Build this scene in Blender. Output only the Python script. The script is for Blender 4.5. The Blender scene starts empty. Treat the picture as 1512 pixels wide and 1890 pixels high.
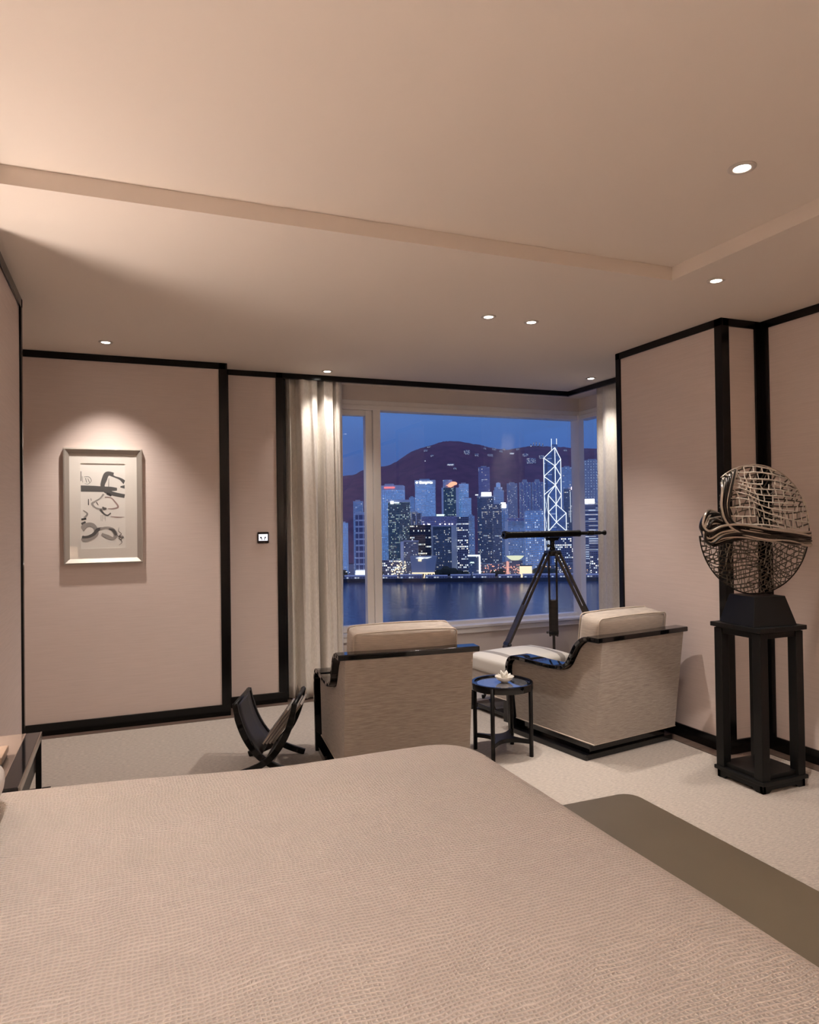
import bpy, bmesh, math, random
from mathutils import Vector, Matrix
R = math.radians
PI = math.pi
SC = bpy.context.scene
COL = SC.collection

# ------------------------------------------------------------------ camera
def make_camera():
    yaw, pitch, roll = R(21.974), R(.727), R(-.813)
    F = Vector((math.sin(yaw)*math.cos(pitch), math.cos(yaw)*math.cos(pitch), math.sin(pitch)))
    Rt = Vector((math.cos(yaw), -math.sin(yaw), 0)); U = Rt.cross(F)
    R2 = Rt*math.cos(roll)+U*math.sin(roll); U2 = U*math.cos(roll)-Rt*math.sin(roll)
    cd = bpy.data.cameras.new('camera'); co = bpy.data.objects.new('camera', cd); COL.objects.link(co)
    m = Matrix((R2, U2, -F)).transposed().to_4x4(); m.translation = Vector((0, 0, 1.408))
    co.matrix_world = m
    cd.sensor_fit = 'HORIZONTAL'; cd.sensor_width = 36; cd.lens = 36*1307.94/1512
    cd.clip_start = .05; cd.clip_end = 20000
    SC.camera = co
make_camera()
# ------------------------------------------------------------------ world, exposure
WARM = (1.0, .90, .825)
vs = SC.view_settings
vs.view_transform = 'Standard'; vs.look = 'None'; vs.exposure = 0.55; vs.gamma = 1.0; vs.use_curve_mapping = False
def make_world():
    w = bpy.data.worlds.new('dusk_sky'); SC.world = w; w.use_nodes = True
    nt = w.node_tree; nt.nodes.clear(); L = nt.links.new
    out = nt.nodes.new('ShaderNodeOutputWorld'); bg = nt.nodes.new('ShaderNodeBackground')
    tc = nt.nodes.new('ShaderNodeTexCoord'); sp = nt.nodes.new('ShaderNodeSeparateXYZ')
    cr = nt.nodes.new('ShaderNodeValToRGB'); nz = nt.nodes.new('ShaderNodeTexNoise')
    mp = nt.nodes.new('ShaderNodeMapping'); mx = nt.nodes.new('ShaderNodeMixRGB')
    L(tc.outputs['Generated'], sp.inputs[0]); L(sp.outputs[2], cr.inputs[0])
    e = cr.color_ramp.elements
    e[0].position = 0.0; e[0].color = (.050, .105, .33, 1)
    e[1].position = 1.0; e[1].color = (.22, .26, .54, 1)
    a = cr.color_ramp.elements.new(.09); a.color = (.055, .125, .38, 1)
    a = cr.color_ramp.elements.new(.17); a.color = (.082, .178, .46, 1)
    a = cr.color_ramp.elements.new(.42); a.color = (.19, .245, .54, 1)
    mp.inputs['Scale'].default_value = (3, 3, 14)
    L(tc.outputs['Generated'], mp.inputs[0]); L(mp.outputs[0], nz.inputs['Vector'])
    nz.inputs['Scale'].default_value = 2.2; nz.inputs['Detail'].default_value = 3
    mx.blend_type = 'MULTIPLY'; mx.inputs[0].default_value = .22
    L(cr.outputs[0], mx.inputs[1]); L(nz.outputs['Fac'], mx.inputs[2])
    L(mx.outputs[0], bg.inputs[0]); bg.inputs[1].default_value = .84
    L(bg.outputs[0], out.inputs[0])
make_world()

# ------------------------------------------------------------------ helpers
def mat(name, col, rough=.5, metal=0, bump=None, var=None, emis=None, coat=0, spec=None, sheen=0):
    """procedural material; bump=(scale xyz, strength, dist); var=(scale xyz, amount, colour2)"""
    m = bpy.data.materials.new(name); m.use_nodes = True
    nt = m.node_tree; b = nt.nodes['Principled BSDF']; L = nt.links.new
    b.inputs['Base Color'].default_value = (*col, 1); b.inputs['Roughness'].default_value = rough
    b.inputs['Metallic'].default_value = metal
    if coat: b.inputs['Coat Weight'].default_value = coat; b.inputs['Coat Roughness'].default_value = .05
    if spec is not None: b.inputs['Specular IOR Level'].default_value = spec
    if sheen: b.inputs['Sheen Weight'].default_value = sheen
    if emis:
        b.inputs['Emission Color'].default_value = (*emis[0], 1); b.inputs['Emission Strength'].default_value = emis[1]
    def nz(scale, detail=3, k=1.0):
        tc = nt.nodes.new('ShaderNodeTexCoord'); mp = nt.nodes.new('ShaderNodeMapping'); n = nt.nodes.new('ShaderNodeTexNoise')
        mp.inputs['Scale'].default_value = scale; n.inputs['Scale'].default_value = k; n.inputs['Detail'].default_value = detail
        L(tc.outputs['Object'], mp.inputs[0]); L(mp.outputs[0], n.inputs['Vector']); return n
    if var:
        n = nz(var[0]); mx = nt.nodes.new('ShaderNodeMixRGB'); cr = nt.nodes.new('ShaderNodeValToRGB')
        cr.color_ramp.elements[0].position = .32; cr.color_ramp.elements[1].position = .68
        L(n.outputs['Fac'], cr.inputs[0]); L(cr.outputs[0], mx.inputs[0])
        mx.inputs[1].default_value = (*col, 1); mx.inputs[2].default_value = (*var[1], 1)
        L(mx.outputs[0], b.inputs['Base Color'])
    if bump:
        n = nz(bump[0]); bp = nt.nodes.new('ShaderNodeBump')
        bp.inputs['Strength'].default_value = bump[1]; bp.inputs['Distance'].default_value = bump[2]
        L(n.outputs['Fac'], bp.inputs['Height']); L(bp.outputs[0], b.inputs['Normal'])
    return m

def emit(name, col, s):
    m = bpy.data.materials.new(name); m.use_nodes = True; nt = m.node_tree; nt.nodes.clear()
    o = nt.nodes.new('ShaderNodeOutputMaterial'); e = nt.nodes.new('ShaderNodeEmission')
    e.inputs[0].default_value = (*col, 1); e.inputs[1].default_value = s
    nt.links.new(e.outputs[0], o.inputs[0]); return m

def glass(name, tint=(1, 1, 1), boost=1.0):
    m = bpy.data.materials.new(name); m.use_nodes = True; nt = m.node_tree; nt.nodes.clear(); L = nt.links.new
    o = nt.nodes.new('ShaderNodeOutputMaterial'); mx = nt.nodes.new('ShaderNodeMixShader')
    t = nt.nodes.new('ShaderNodeBsdfTransparent'); g = nt.nodes.new('ShaderNodeBsdfGlossy'); f = nt.nodes.new('ShaderNodeFresnel')
    t.inputs[0].default_value = (*tint, 1); g.inputs['Roughness'].default_value = .0; f.inputs[0].default_value = 1.45
    k = nt.nodes.new('ShaderNodeMath'); k.operation = 'MULTIPLY'; k.inputs[1].default_value = boost
    gm = nt.nodes.new('ShaderNodeNewGeometry'); io = nt.nodes.new('ShaderNodeMath'); io.operation = 'MULTIPLY_ADD'
    io.inputs[1].default_value = 1/1.45-1.45; io.inputs[2].default_value = 1.45      # same Fresnel on both faces of the sheet
    L(gm.outputs['Backfacing'], io.inputs[0]); L(io.outputs[0], f.inputs[0])
    L(f.outputs[0], k.inputs[0]); L(k.outputs[0], mx.inputs[0]); L(t.outputs[0], mx.inputs[1]); L(g.outputs[0], mx.inputs[2])
    L(mx.outputs[0], o.inputs[0]); return m

class MB:
    def __init__(s): s.b = bmesh.new()
    def box(s, x0, x1, y0, y1, z0, z1, M=None):
        v = [s.b.verts.new((x, y, z)) for z in (z0, z1) for y in (y0, y1) for x in (x0, x1)]
        for f in ((0,2,3,1),(4,5,7,6),(0,1,5,4),(2,6,7,3),(0,4,6,2),(1,3,7,5)): s.b.faces.new([v[i] for i in f])
        if M is not None:
            for q in v: q.co = M @ q.co
        return s
    def frus(s, w0, d0, z0, w1, d1, z1, cx=0, cy=0):
        v = [s.b.verts.new((cx+sx*w/2, cy+sy*d/2, z)) for w, d, z in ((w0, d0, z0), (w1, d1, z1)) for sy in (-1, 1) for sx in (-1, 1)]
        for f in ((0,2,3,1),(4,5,7,6),(0,1,5,4),(2,6,7,3),(0,4,6,2),(1,3,7,5)): s.b.faces.new([v[i] for i in f])
        return s
    def prism(s, poly, a, b, ax='z'):
        """poly extruded from a to b; ax names the extrusion axis (poly in the two others, in order)"""
        def P(p, t): return {'z': (p[0], p[1], t), 'x': (t, p[0], p[1]), 'y': (p[0], t, p[1])}[ax]
        A = [s.b.verts.new(P(p, a)) for p in poly]; B = [s.b.verts.new(P(p, b)) for p in poly]
        n = len(poly)
        for i in range(n): s.b.faces.new((A[i], A[(i+1) % n], B[(i+1) % n], B[i]))
        s.b.faces.new(A[::-1]); s.b.faces.new(B); return s
    def strip(s, path, w0, w1, t, ax='x'):
        """a band following a 2-D path (y,z), thickness t on its left side, from w0 to w1 along ax"""
        n = len(path); out = []
        for i in range(n):
            a = Vector(path[max(i-1, 0)]); b = Vector(path[min(i+1, n-1)]); d = (b-a).normalized()
            out.append((path[i][0]-d.y*t, path[i][1]+d.x*t))
        for i in range(n-1):
            q = [path[i], path[i+1], out[i+1], out[i]]
            s.prism(q, w0, w1, ax)
        bmesh.ops.remove_doubles(s.b, verts=s.b.verts, dist=1e-5)
        return s
    def tube(s, pts, r, n=8, caps=True, closed=False):
        pts = [Vector(p) for p in pts]; rr = r if isinstance(r, (list, tuple)) else [r]*len(pts)
        rings = []; N = len(pts); up = None
        for i, p in enumerate(pts):
            if closed: d = (pts[(i+1) % N]-pts[i-1]).normalized()
            else: d = (pts[min(i+1, N-1)]-pts[max(i-1, 0)]).normalized()
            if up is None: up = Vector((0, 0, 1)) if abs(d.z) < .9 else Vector((1, 0, 0))
            u = (up-d*up.dot(d))
            u = u.normalized() if u.length > 1e-6 else d.orthogonal().normalized()
            up = u; v = d.cross(u)
            rings.append([s.b.verts.new(p+(u*math.cos(2*PI*k/n)+v*math.sin(2*PI*k/n))*rr[i]) for k in range(n)])
        for i in range(N if closed else N-1):
            A, B = rings[i], rings[(i+1) % N]
            for k in range(n): s.b.faces.new((A[k], A[(k+1) % n], B[(k+1) % n], B[k]))
        if caps and not closed: s.b.faces.new(rings[0][::-1]); s.b.faces.new(rings[-1])
        return s
    def lathe(s, prof, n=32, M=None):
        vs_ = []; rings = []
        for r, z in prof:
            if r < 1e-6: q = [s.b.verts.new((0, 0, z))]
            else: q = [s.b.verts.new((r*math.cos(2*PI*k/n), r*math.sin(2*PI*k/n), z)) for k in range(n)]
            rings.append(q); vs_ += q
        for A, B in zip(rings, rings[1:]):
            for k in range(n):
                a = [A[0], A[0]] if len(A) == 1 else [A[k], A[(k+1) % n]]
                b = [B[0], B[0]] if len(B) == 1 else [B[(k+1) % n], B[k]]
                f = []
                for q in a+b:
                    if q not in f: f.append(q)
                if len(f) > 2: s.b.faces.new(f)
        if M is not None:
            for q in vs_: q.co = M @ q.co
        return s
    def cushion(s, sx, sy, sz, r, puff, c=(0, 0, 0), n=10, M=None):
        b2 = bmesh.new(); bmesh.ops.create_cube(b2, size=2); bmesh.ops.subdivide_edges(b2, edges=b2.edges, cuts=n, use_grid_fill=True)
        h = (sx/2, sy/2, sz/2); mp = {}
        for v in b2.verts:
            p = v.co.copy(); o = Vector([p[i]*h[i] for i in range(3)])
            k = Vector([max(-h[i]+r, min(h[i]-r, o[i])) for i in range(3)])
            d = o-k
            if d.length > 1e-9: o = k+d.normalized()*r
            o += Vector([(p[i])*puff[i]*max(0, (1-p[(i+1) % 3]**2))*max(0, (1-p[(i+2) % 3]**2)) for i in range(3)])
            o += Vector(c)
            if M is not None: o = M @ o
            mp[v] = s.b.verts.new(o)
        for f in b2.faces: s.b.faces.new([mp[v] for v in f.verts])
        b2.free(); return s
    def build(s, name, m, parent=None, smooth=False, bevel=0, loc=None, rot=None, seg=2):
        bmesh.ops.recalc_face_normals(s.b, faces=s.b.faces)
        me = bpy.data.meshes.new(name); s.b.to_mesh(me); s.b.free()
        if m is not None: me.materials.append(m)
        o = bpy.data.objects.new(name, me); COL.objects.link(o)
        if parent: o.parent = parent
        if loc: o.location = loc
        if rot: o.rotation_euler = rot
        if smooth:
            for p in me.polygons: p.use_smooth = True
        if bevel:
            bv = o.modifiers.new('bevel', 'BEVEL'); bv.width = bevel; bv.segments = seg; bv.limit_method = 'ANGLE'; bv.angle_limit = R(35)
            if not smooth:
                for p in me.polygons: p.use_smooth = True
            bv.harden_normals = True
        return o

def tag(o, label, cat, group=None):
    o['label'] = label; o['category'] = cat
    if group: o['group'] = group
    return o
def thing(name, label, cat, loc=(0, 0, 0), rz=0, group=None):
    o = bpy.data.objects.new(name, None); COL.objects.link(o); o.empty_display_size = .1
    o.location = loc; o.rotation_euler = (0, 0, rz); return tag(o, label, cat, group)
def struct(o): o['kind'] = 'structure'; return o
def copy_tree(o, parent=None):
    c = o.copy(); COL.objects.link(c)
    if parent: c.parent = parent
    for ch in list(o.children): copy_tree(ch, c)
    return c
def smooth_path(pts, k=6, closed=False):
    """Catmull-Rom through 2-D or 3-D points"""
    P = [Vector(p) for p in pts]; out = []; n = len(P)
    for i in range(n if closed else n-1):
        if closed: p0, p1, p2, p3 = P[i-1], P[i], P[(i+1) % n], P[(i+2) % n]
        else: p0, p1, p2, p3 = P[max(i-1, 0)], P[i], P[i+1], P[min(i+2, n-1)]
        for j in range(k):
            t = j/k
            out.append(.5*((2*p1)+(p2-p0)*t+(2*p0-5*p1+4*p2-p3)*t*t+(3*p1-p0-3*p2+p3)*t**3))
    if not closed: out.append(P[-1])
    return out
def text_mesh(name, body, size, m, parent, loc, rot, depth=.002, width=None):
    c = bpy.data.curves.new(name, 'FONT'); c.body = body; c.size = size; c.extrude = depth; c.align_x = 'CENTER'; c.align_y = 'CENTER'
    t = bpy.data.objects.new(name, c); COL.objects.link(t)
    bpy.context.view_layer.update()
    me = bpy.data.meshes.new_from_object(t.evaluated_get(bpy.context.evaluated_depsgraph_get()))
    bpy.data.objects.remove(t); bpy.data.curves.remove(c)
    me.materials.clear(); me.materials.append(m)
    o = bpy.data.objects.new(name, me); COL.objects.link(o); o.parent = parent; o.location = loc; o.rotation_euler = rot
    return o

# ------------------------------------------------------------------ materials
M_wall = mat('grasscloth', (.74, .625, .57), .8, bump=((6, 6, 320), .12, .004), var=((5, 5, 190), (.69, .58, .525)))
M_wall2 = mat('painted_plaster', (.74, .65, .58), .7)
M_ceil = mat('ceiling_paint', (.78, .685, .60), .9, bump=((60, 60, 60), .03, .002))
M_black = mat('black_lacquer_trim', (.004, .0036, .0036), .20, var=((4, 4, 4), (.006, .0055, .0055)), spec=.28)
M_lacq = mat('gloss_black_lacquer', (.004, .004, .005), .06, coat=.25, spec=.45)
M_sat = mat('satin_black_wood', (.007, .0065, .0065), .36, bump=((30, 30, 200), .05, .002), spec=.3)
M_white = mat('white_window_paint', (.88, .84, .79), .45)
M_sill = mat('white_sill', (.80, .78, .78), .25)
M_wood = mat('walnut_floor', (.20, .14, .11), .30, var=((3, 30, 3), (.13, .09, .07)))
M_bind = mat('dark_carpet_binding', (.03, .024, .022), .8)
M_curt = mat('linen_curtain', (.82, .77, .70), .75, bump=((160, 160, 60), .25, .003), var=((90, 90, 40), (.72, .67, .60)), sheen=.3)
M_fab = mat('slub_upholstery', (.46, .40, .345), .8, bump=((30, 30, 520), .45, .004), var=((17, 17, 330), (.29, .245, .205)), sheen=.2)
M_fab2 = mat('plain_upholstery', (.58, .50, .42), .75, bump=((30, 30, 420), .3, .003), var=((15, 15, 260), (.44, .375, .315)), sheen=.3)
M_pipe = mat('cushion_piping', (.60, .52, .44), .7)
M_silver = mat('champagne_frame', (.42, .38, .335), .5, metal=.5)
M_mat = mat('mat_board', (.80, .76, .70), .8)
M_page = mat('magazine_pages', (.40, .35, .30), .8)
M_paper = mat('art_paper', (.86, .83, .78), .8)
M_ink1 = mat('grey_ink', (.10, .10, .10), .7); M_ink2 = mat('light_wash', (.36, .34, .32), .8)
M_ink3 = mat('black_ink', (.03, .03, .032), .7); M_ink4 = mat('rose_wash', (.36, .25, .235), .8)
M_bronze = mat('blackened_bronze', (.030, .026, .022), .26, metal=.6)
M_strand = mat('highlight_bronze_strand', (.70, .65, .57), .24, metal=.85)  # bright tone puts highlights into the colour of the dark bronze
M_lat = mat('lit_bronze_lattice', (.60, .54, .46), .45, metal=.15)  # bronze lightened for the upper front, as if catching the light
M_mesh = mat('bronze_lattice', (.16, .14, .115), .34, metal=.9)
M_plinth = mat('black_plinth', (.006, .006, .006), .42, spec=.25)
M_brass = mat('dark_telescope_metal', (.018, .016, .014), .30, metal=.4)
M_tri = mat('dark_tripod_wood', (.055, .043, .034), .42, var=((6, 6, 60), (.035, .027, .022)))
M_knob = mat('knob_metal', (.12, .11, .10), .3, metal=.8)
M_leather = mat('black_leather', (.022, .019, .018), .42, bump=((140, 140, 140), .15, .002))
M_olive = mat('olive_leather', (.245, .22, .165), .48, bump=((220, 220, 220), .08, .001), var=((4, 4, 4), (.225, .20, .15)))
M_chrome = mat('steel_edge', (.42, .38, .34), .25, metal=1)
M_pillow = mat('white_pillow_cotton', (.78, .74, .70), .8)
M_bowl = mat('cream_ceramic', (.72, .67, .58), .35)
M_petal = mat('white_petal', (.82, .79, .72), .5)
def shade_mat():
    m = bpy.data.materials.new('lamp_shade_linen'); m.use_nodes = True; nt = m.node_tree; nt.nodes.clear(); L = nt.links.new
    o = nt.nodes.new('ShaderNodeOutputMaterial'); mx = nt.nodes.new('ShaderNodeMixShader'); d = nt.nodes.new('ShaderNodeBsdfDiffuse'); t = nt.nodes.new('ShaderNodeBsdfTranslucent')
    d.inputs[0].default_value = (.85, .80, .72, 1); t.inputs[0].default_value = (.85, .78, .70, 1); mx.inputs[0].default_value = .6
    L(d.outputs[0], mx.inputs[1]); L(t.outputs[0], mx.inputs[2]); L(mx.outputs[0], o.inputs[0]); return m
M_shade = shade_mat()
M_lens = emit('lamp_lens', (1.0, .93, .84), 14)
M_ring = mat('downlight_flange', (.60, .53, .47), .5)
M_glass = glass('window_glass', boost=1.0)
M_glaze = glass('picture_glazing', boost=.8)
M_tglass = mat('dark_mirror_glass', (.52, .52, .56), .03, metal=.85)
M_ntop = mat('brown_lacquer_top', (.23, .17, .135), .10, coat=1.0)

def waffle():
    m = bpy.data.materials.new('waffle_bedspread'); m.use_nodes = True; nt = m.node_tree; L = nt.links.new
    b = nt.nodes['Principled BSDF']; b.inputs['Roughness'].default_value = .85
    b.inputs['Sheen Weight'].default_value = .15
    tc = nt.nodes.new('ShaderNodeTexCoord'); n = nt.nodes.new('ShaderNodeTexNoise'); n.inputs['Scale'].default_value = 4.5; n.inputs['Detail'].default_value = 7; n.inputs['Roughness'].default_value = .56
    L(tc.outputs['Object'], n.inputs['Vector'])
    sub = nt.nodes.new('ShaderNodeVectorMath'); sub.operation = 'SUBTRACT'; sub.inputs[1].default_value = (.5, .5, .5); L(n.outputs['Color'], sub.inputs[0])
    scl = nt.nodes.new('ShaderNodeVectorMath'); scl.operation = 'SCALE'; scl.inputs['Scale'].default_value = .060; L(sub.outputs[0], scl.inputs[0])
    add = nt.nodes.new('ShaderNodeVectorMath'); add.operation = 'ADD'; L(tc.outputs['Object'], add.inputs[0]); L(scl.outputs[0], add.inputs[1])
    sp = nt.nodes.new('ShaderNodeSeparateXYZ'); L(add.outputs[0], sp.inputs[0])
    def wave(sock, period, pw):
        k = nt.nodes.new('ShaderNodeMath'); k.operation = 'MULTIPLY'; k.inputs[1].default_value = 2*PI/period; L(sock, k.inputs[0])
        s = nt.nodes.new('ShaderNodeMath'); s.operation = 'SINE'; L(k.outputs[0], s.inputs[0])
        r = nt.nodes.new('ShaderNodeMapRange'); r.inputs[1].default_value = -1; r.inputs[2].default_value = 1; L(s.outputs[0], r.inputs[0])
        p = nt.nodes.new('ShaderNodeMath'); p.operation = 'POWER'; p.inputs[1].default_value = pw; L(r.outputs[0], p.inputs[0]); return p.outputs[0]
    wy = wave(sp.outputs[1], .0100, 1.2); wx = wave(sp.outputs[0], .0092, 1.6)
    n2 = nt.nodes.new('ShaderNodeTexNoise'); n2.inputs['Scale'].default_value = 75; n2.inputs['Detail'].default_value = 2; L(tc.outputs['Object'], n2.inputs['Vector'])
    m1 = nt.nodes.new('ShaderNodeMath'); m1.operation = 'MULTIPLY'; L(wx, m1.inputs[0]); m1.inputs[1].default_value = .62
    mxx = nt.nodes.new('ShaderNodeMath'); mxx.operation = 'MAXIMUM'; L(wy, mxx.inputs[0]); L(m1.outputs[0], mxx.inputs[1])
    m2 = nt.nodes.new('ShaderNodeMath'); m2.operation = 'MULTIPLY_ADD'; L(n2.outputs['Fac'], m2.inputs[0]); m2.inputs[1].default_value = 1.3; L(mxx.outputs[0], m2.inputs[2])
    bp = nt.nodes.new('ShaderNodeBump'); bp.inputs['Strength'].default_value = .9; bp.inputs['Distance'].default_value = .006
    L(m2.outputs[0], bp.inputs['Height']); L(bp.outputs[0], b.inputs['Normal'])
    mx = nt.nodes.new('ShaderNodeMixRGB'); mx.inputs[1].default_value = (.63, .555, .50, 1); mx.inputs[2].default_value = (.83, .75, .685, 1)
    L(mxx.outputs[0], mx.inputs[0]); L(mx.outputs[0], b.inputs['Base Color'])
    return m
M_bed = waffle()
def carpet_mat():
    m = mat('loop_carpet', (.60, .53, .46), .95, bump=((48, 210, 150), .9, .009), var=((42, 175, 110), (.40, .35, .305)), sheen=.2)
    return m
M_carpet = carpet_mat()
def stripe_mat():
    m = bpy.data.materials.new('striped_ottoman_fabric'); m.use_nodes = True; nt = m.node_tree; L = nt.links.new; b = nt.nodes['Principled BSDF']
    b.inputs['Roughness'].default_value = .75
    tc = nt.nodes.new('ShaderNodeTexCoord'); sp = nt.nodes.new('ShaderNodeSeparateXYZ'); L(tc.outputs['Object'], sp.inputs[0])
    ab = nt.nodes.new('ShaderNodeMath'); ab.operation = 'ABSOLUTE'; L(sp.outputs[0], ab.inputs[0])
    c = nt.nodes.new('ShaderNodeMath'); c.operation = 'COMPARE'; c.inputs[1].default_value = .205; c.inputs[2].default_value = .024; L(ab.outputs[0], c.inputs[0])
    mx = nt.nodes.new('ShaderNodeMixRGB'); mx.inputs[1].default_value = (.74, .71, .65, 1); mx.inputs[2].default_value = (.36, .33, .30, 1)
    L(c.outputs[0], mx.inputs[0]); L(mx.outputs[0], b.inputs['Base Color'])
    n = nt.nodes.new('ShaderNodeTexNoise'); n.inputs['Scale'].default_value = 180; L(tc.outputs['Object'], n.inputs['Vector'])
    bp = nt.nodes.new('ShaderNodeBump'); bp.inputs['Strength'].default_value = .2; bp.inputs['Distance'].default_value = .002
    L(n.outputs['Fac'], bp.inputs['Height']); L(bp.outputs[0], b.inputs['Normal']); return m
M_stripe = stripe_mat()

# ------------------------------------------------------------------ the room
HC, HT = 2.60, 2.667
Y1, Y2, YW = 5.386, 5.589, 5.90
XA, XP = .711, 1.20
X3, X4, X5, XW = 3.886, 3.335, 3.648, 4.22
YC, YR = 4.187, 3.225
XL, YB = -.92, -2.6
LX, LY0, LY1 = -.497, 3.20, 4.19
def wall(name, x0, x1, y0, y1, m=M_wall, z0=-.02, z1=HC+.01):
    return struct(MB().box(x0, x1, y0, y1, z0, z1).build(name, m))
# floors
struct(MB().box(-1.1, 4.5, YB-.1, 6.1, -.12, -.008).build('floor', M_wood))
CP = [(-.80, -2.48), (3.528, -2.48), (3.528, 3.105), (3.215, 3.105), (3.215, 4.307), (3.766, 4.307), (3.766, 5.469), (.831, 5.469), (.831, 5.266), (-.80, 5.266), (-.80, 4.31), (-.377, 4.31), (-.377, 3.16), (-.80, 3.16)]
struct(MB().prism(CP, -.0078, 0).build('floor_carpet', M_carpet))
def binding():
    m = MB(); n = len(CP)
    for i in range(n):
        a, b = Vector(CP[i]), Vector(CP[(i+1) % n]); d = (b-a).normalized(); q = Vector((d.y, -d.x))
        m.prism([a-d*.0, b+d*.008, b+d*.008+q*.010, a+q*.010], -.0078, -.001)
    return m
struct(binding().build('floor_binding', M_bind))
# ceiling with a shallow tray
def ceiling():
    m = MB(); tx0, tx1, ty0, ty1 = -.40, 2.571, -2.1, 2.794
    m.box(-1.1, 4.5, ty1, 6.1, HC, 2.85); m.box(tx1, 4.5, YB-.1, ty1, HC, 2.85)
    m.box(-1.1, tx0, YB-.1, ty1, HC, 2.85); m.box(tx0, tx1, YB-.1, ty0, HC, 2.85)
    m.box(tx0, tx1, ty0, ty1, HT, 2.85)
    return m
struct(ceiling().build('ceiling', M_ceil))
wall('wall_far_left', -1.1, XA, Y1, Y1+.35)
wall('wall_far_middle', XA, XP-.02, Y2, Y2+.45)
wall('wall_left', XL-.15, XL, YB, Y1)
wall('wall_left_column', XL, LX, LY0, LY1)
wall('wall_back', -1.1, 4.5, YB-.12, YB)
wall('wall_right', X5, X5+.3, YB, YR)
wall('wall_right_column', X4, 4.45, YR, YC)
# window walls
wall('wall_window_low', XP-.02, XW+.12, YW-.06, YW+.12, M_wall2, -.02, .425)
wall('wall_window_top', XP-.02, XW+.12, YW, YW+.12, M_wall2, 2.425, HC)
wall('wall_side_low', XW-.06, XW+.12, YC, YW-.06, M_wall2, -.02, .425)
wall('wall_side_top', XW, XW+.12, YC, YW, M_wall2, 2.425, HC)

def window(n, axis, a0, a1, base, mull=None):
    """a window in the plane base; axis 'x' runs along x (faces -y), 'y' runs along y (faces -x)"""
    w = bpy.data.objects.new('window_%d' % n, None); COL.objects.link(w); struct(w)
    def bx(mb, u0, u1, d0, d1, z0, z1):
        if axis == 'x': mb.box(u0, u1, base+d0, base+d1, z0, z1)
        else: mb.box(base+d0, base+d1, u0, u1, z0, z1)
    m = MB(); bx(m, a0, a1, -.03, .09, 2.385, 2.43); m.build('head_rail', M_white, w, bevel=.006)
    m = MB(); bx(m, a0, a1, -.012, .02, 2.425, 2.475); m.build('head_moulding', M_white, w, bevel=.01)
    m = MB(); bx(m, a0, a1, .02, .09, .44, .478); m.build('bottom_rail', M_sill, w, bevel=.005)
    m = MB(); bx(m, a0, a1-(.0 if axis == 'x' else .10), -.10, .02, .425, .450); m.build('sill', M_sill, w, bevel=.005)
    m = MB(); bx(m, a0, a1-(.0 if axis == 'x' else .08), -.085, -.055, .375, .425); m.build('apron_moulding', M_white, w, bevel=.008)
    ps = [(a0, a1)]
    if mull:
        x0, x1 = mull
        m = MB(); bx(m, x0, x1, -.03, .09, .45, 2.39); m.build('mullion', M_white, w, bevel=.006)
        m = MB(); bx(m, x0-.065, x0, -.012, .06, .45, 2.385); bx(m, a0, x0-.06, -.012, .06, 2.335, 2.385); bx(m, a0, x0-.06, -.012, .06, .45, .505)
        m.build('casement_sash', M_white, w, bevel=.008)
        ps = [(a0, x0-.02), (x1-.01, a1)]
    for p0, p1 in ps:
        m = MB(); bx(m, p0, p1, .045, .051, .46, 2.40); m.build('pane', M_glass, w)
    return w
window(1, 'x', XP, XW+.02, YW, (2.035, 2.105))
window(2, 'y', YC, YW, XW)
cp_ = MB().box(XW-.045, XW+.02, YW-.045, YW+.09, .43, 2.43).build('trim_window_post', M_white, bevel=.006); struct(cp_)

# black lacquer trims and baseboards
_tn = [0]
def trim(x0, x1, y0, y1, z0, z1, m=M_black):
    _tn[0] += 1
    return struct(MB().box(x0, x1, y0, y1, z0, z1).build('trim_%d' % _tn[0], m, bevel=.003))
T = .012      # projection
def base(name, x0, x1, y0, y1): return struct(MB().box(x0, x1, y0, y1, -.008, .075).build('baseboard_'+name, M_black, bevel=.003))
trim(-.9, XA, Y1-T, Y1, HC-.048, HC); trim(XA-.05, XA+T, Y1-T, Y1+.05, 0, HC); trim(XA, XA+T, Y2-.055, Y2-.002, 0, HC)
trim(XA+T, XA+T+.035, Y2-T, Y2, 0, HC)
base('far_left', -.9, XA+T, Y1-T-.003, Y1); base('far_return', XA, XA+T+.003, Y1, Y2); base('far_middle', XA+T, XP-.01, Y2-T-.003, Y2)
trim(XA, X3, Y2-T, Y2+.02, HC-.044, HC); trim(XP-.075, XP-.02, Y2-T, Y2+.03, 0, HC)
trim(XP-.02, XP+.01, Y2+.03, YW-.06, 0, HC)
trim(X3-.02, X3+T, YC, Y2+.02, HC-.044, HC)
# right column
trim(X4-T, X4, YR-T, YC+T, HC-.048, HC); trim(X4-T, X4+.012, YC-.035, YC+T, 0, HC); trim(X4-T, X4+.05, YR-T, YR+.045, 0, HC)
trim(X4, X5, YR-T, YR, HC-.048, HC); trim(X5-.055, X5, YR-T, YR, 0, HC); trim(X5-T, X5, YR-.065, YR-T, 0, HC)
trim(X5-T, X5, YB, YR-.06, HC-.048, HC); trim(X4, XW, YC, YC+T, 0, HC)
base('right_column', X4-T-.003, X4, YR-T, YC+T); base('right_return', X4, X5, YR-T-.003, YR); base('right', X5-T-.003, X5, YB, YR)
base('window', XP, XW-.06, YW-.075, YW-.06); base('window_side', XW-.075, XW-.06, YC, YW-.07)
# left column
trim(LX, LX+T, LY0, LY1+T, HC-.05, HC); trim(LX-.015, LX+T, LY1-.03, LY1+T, 0, HC); trim(LX-.02, LX+T, LY0-T, LY0+.03, 0, HC)
base('left_column', LX, LX+T+.003, LY0, LY1+T)

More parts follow.
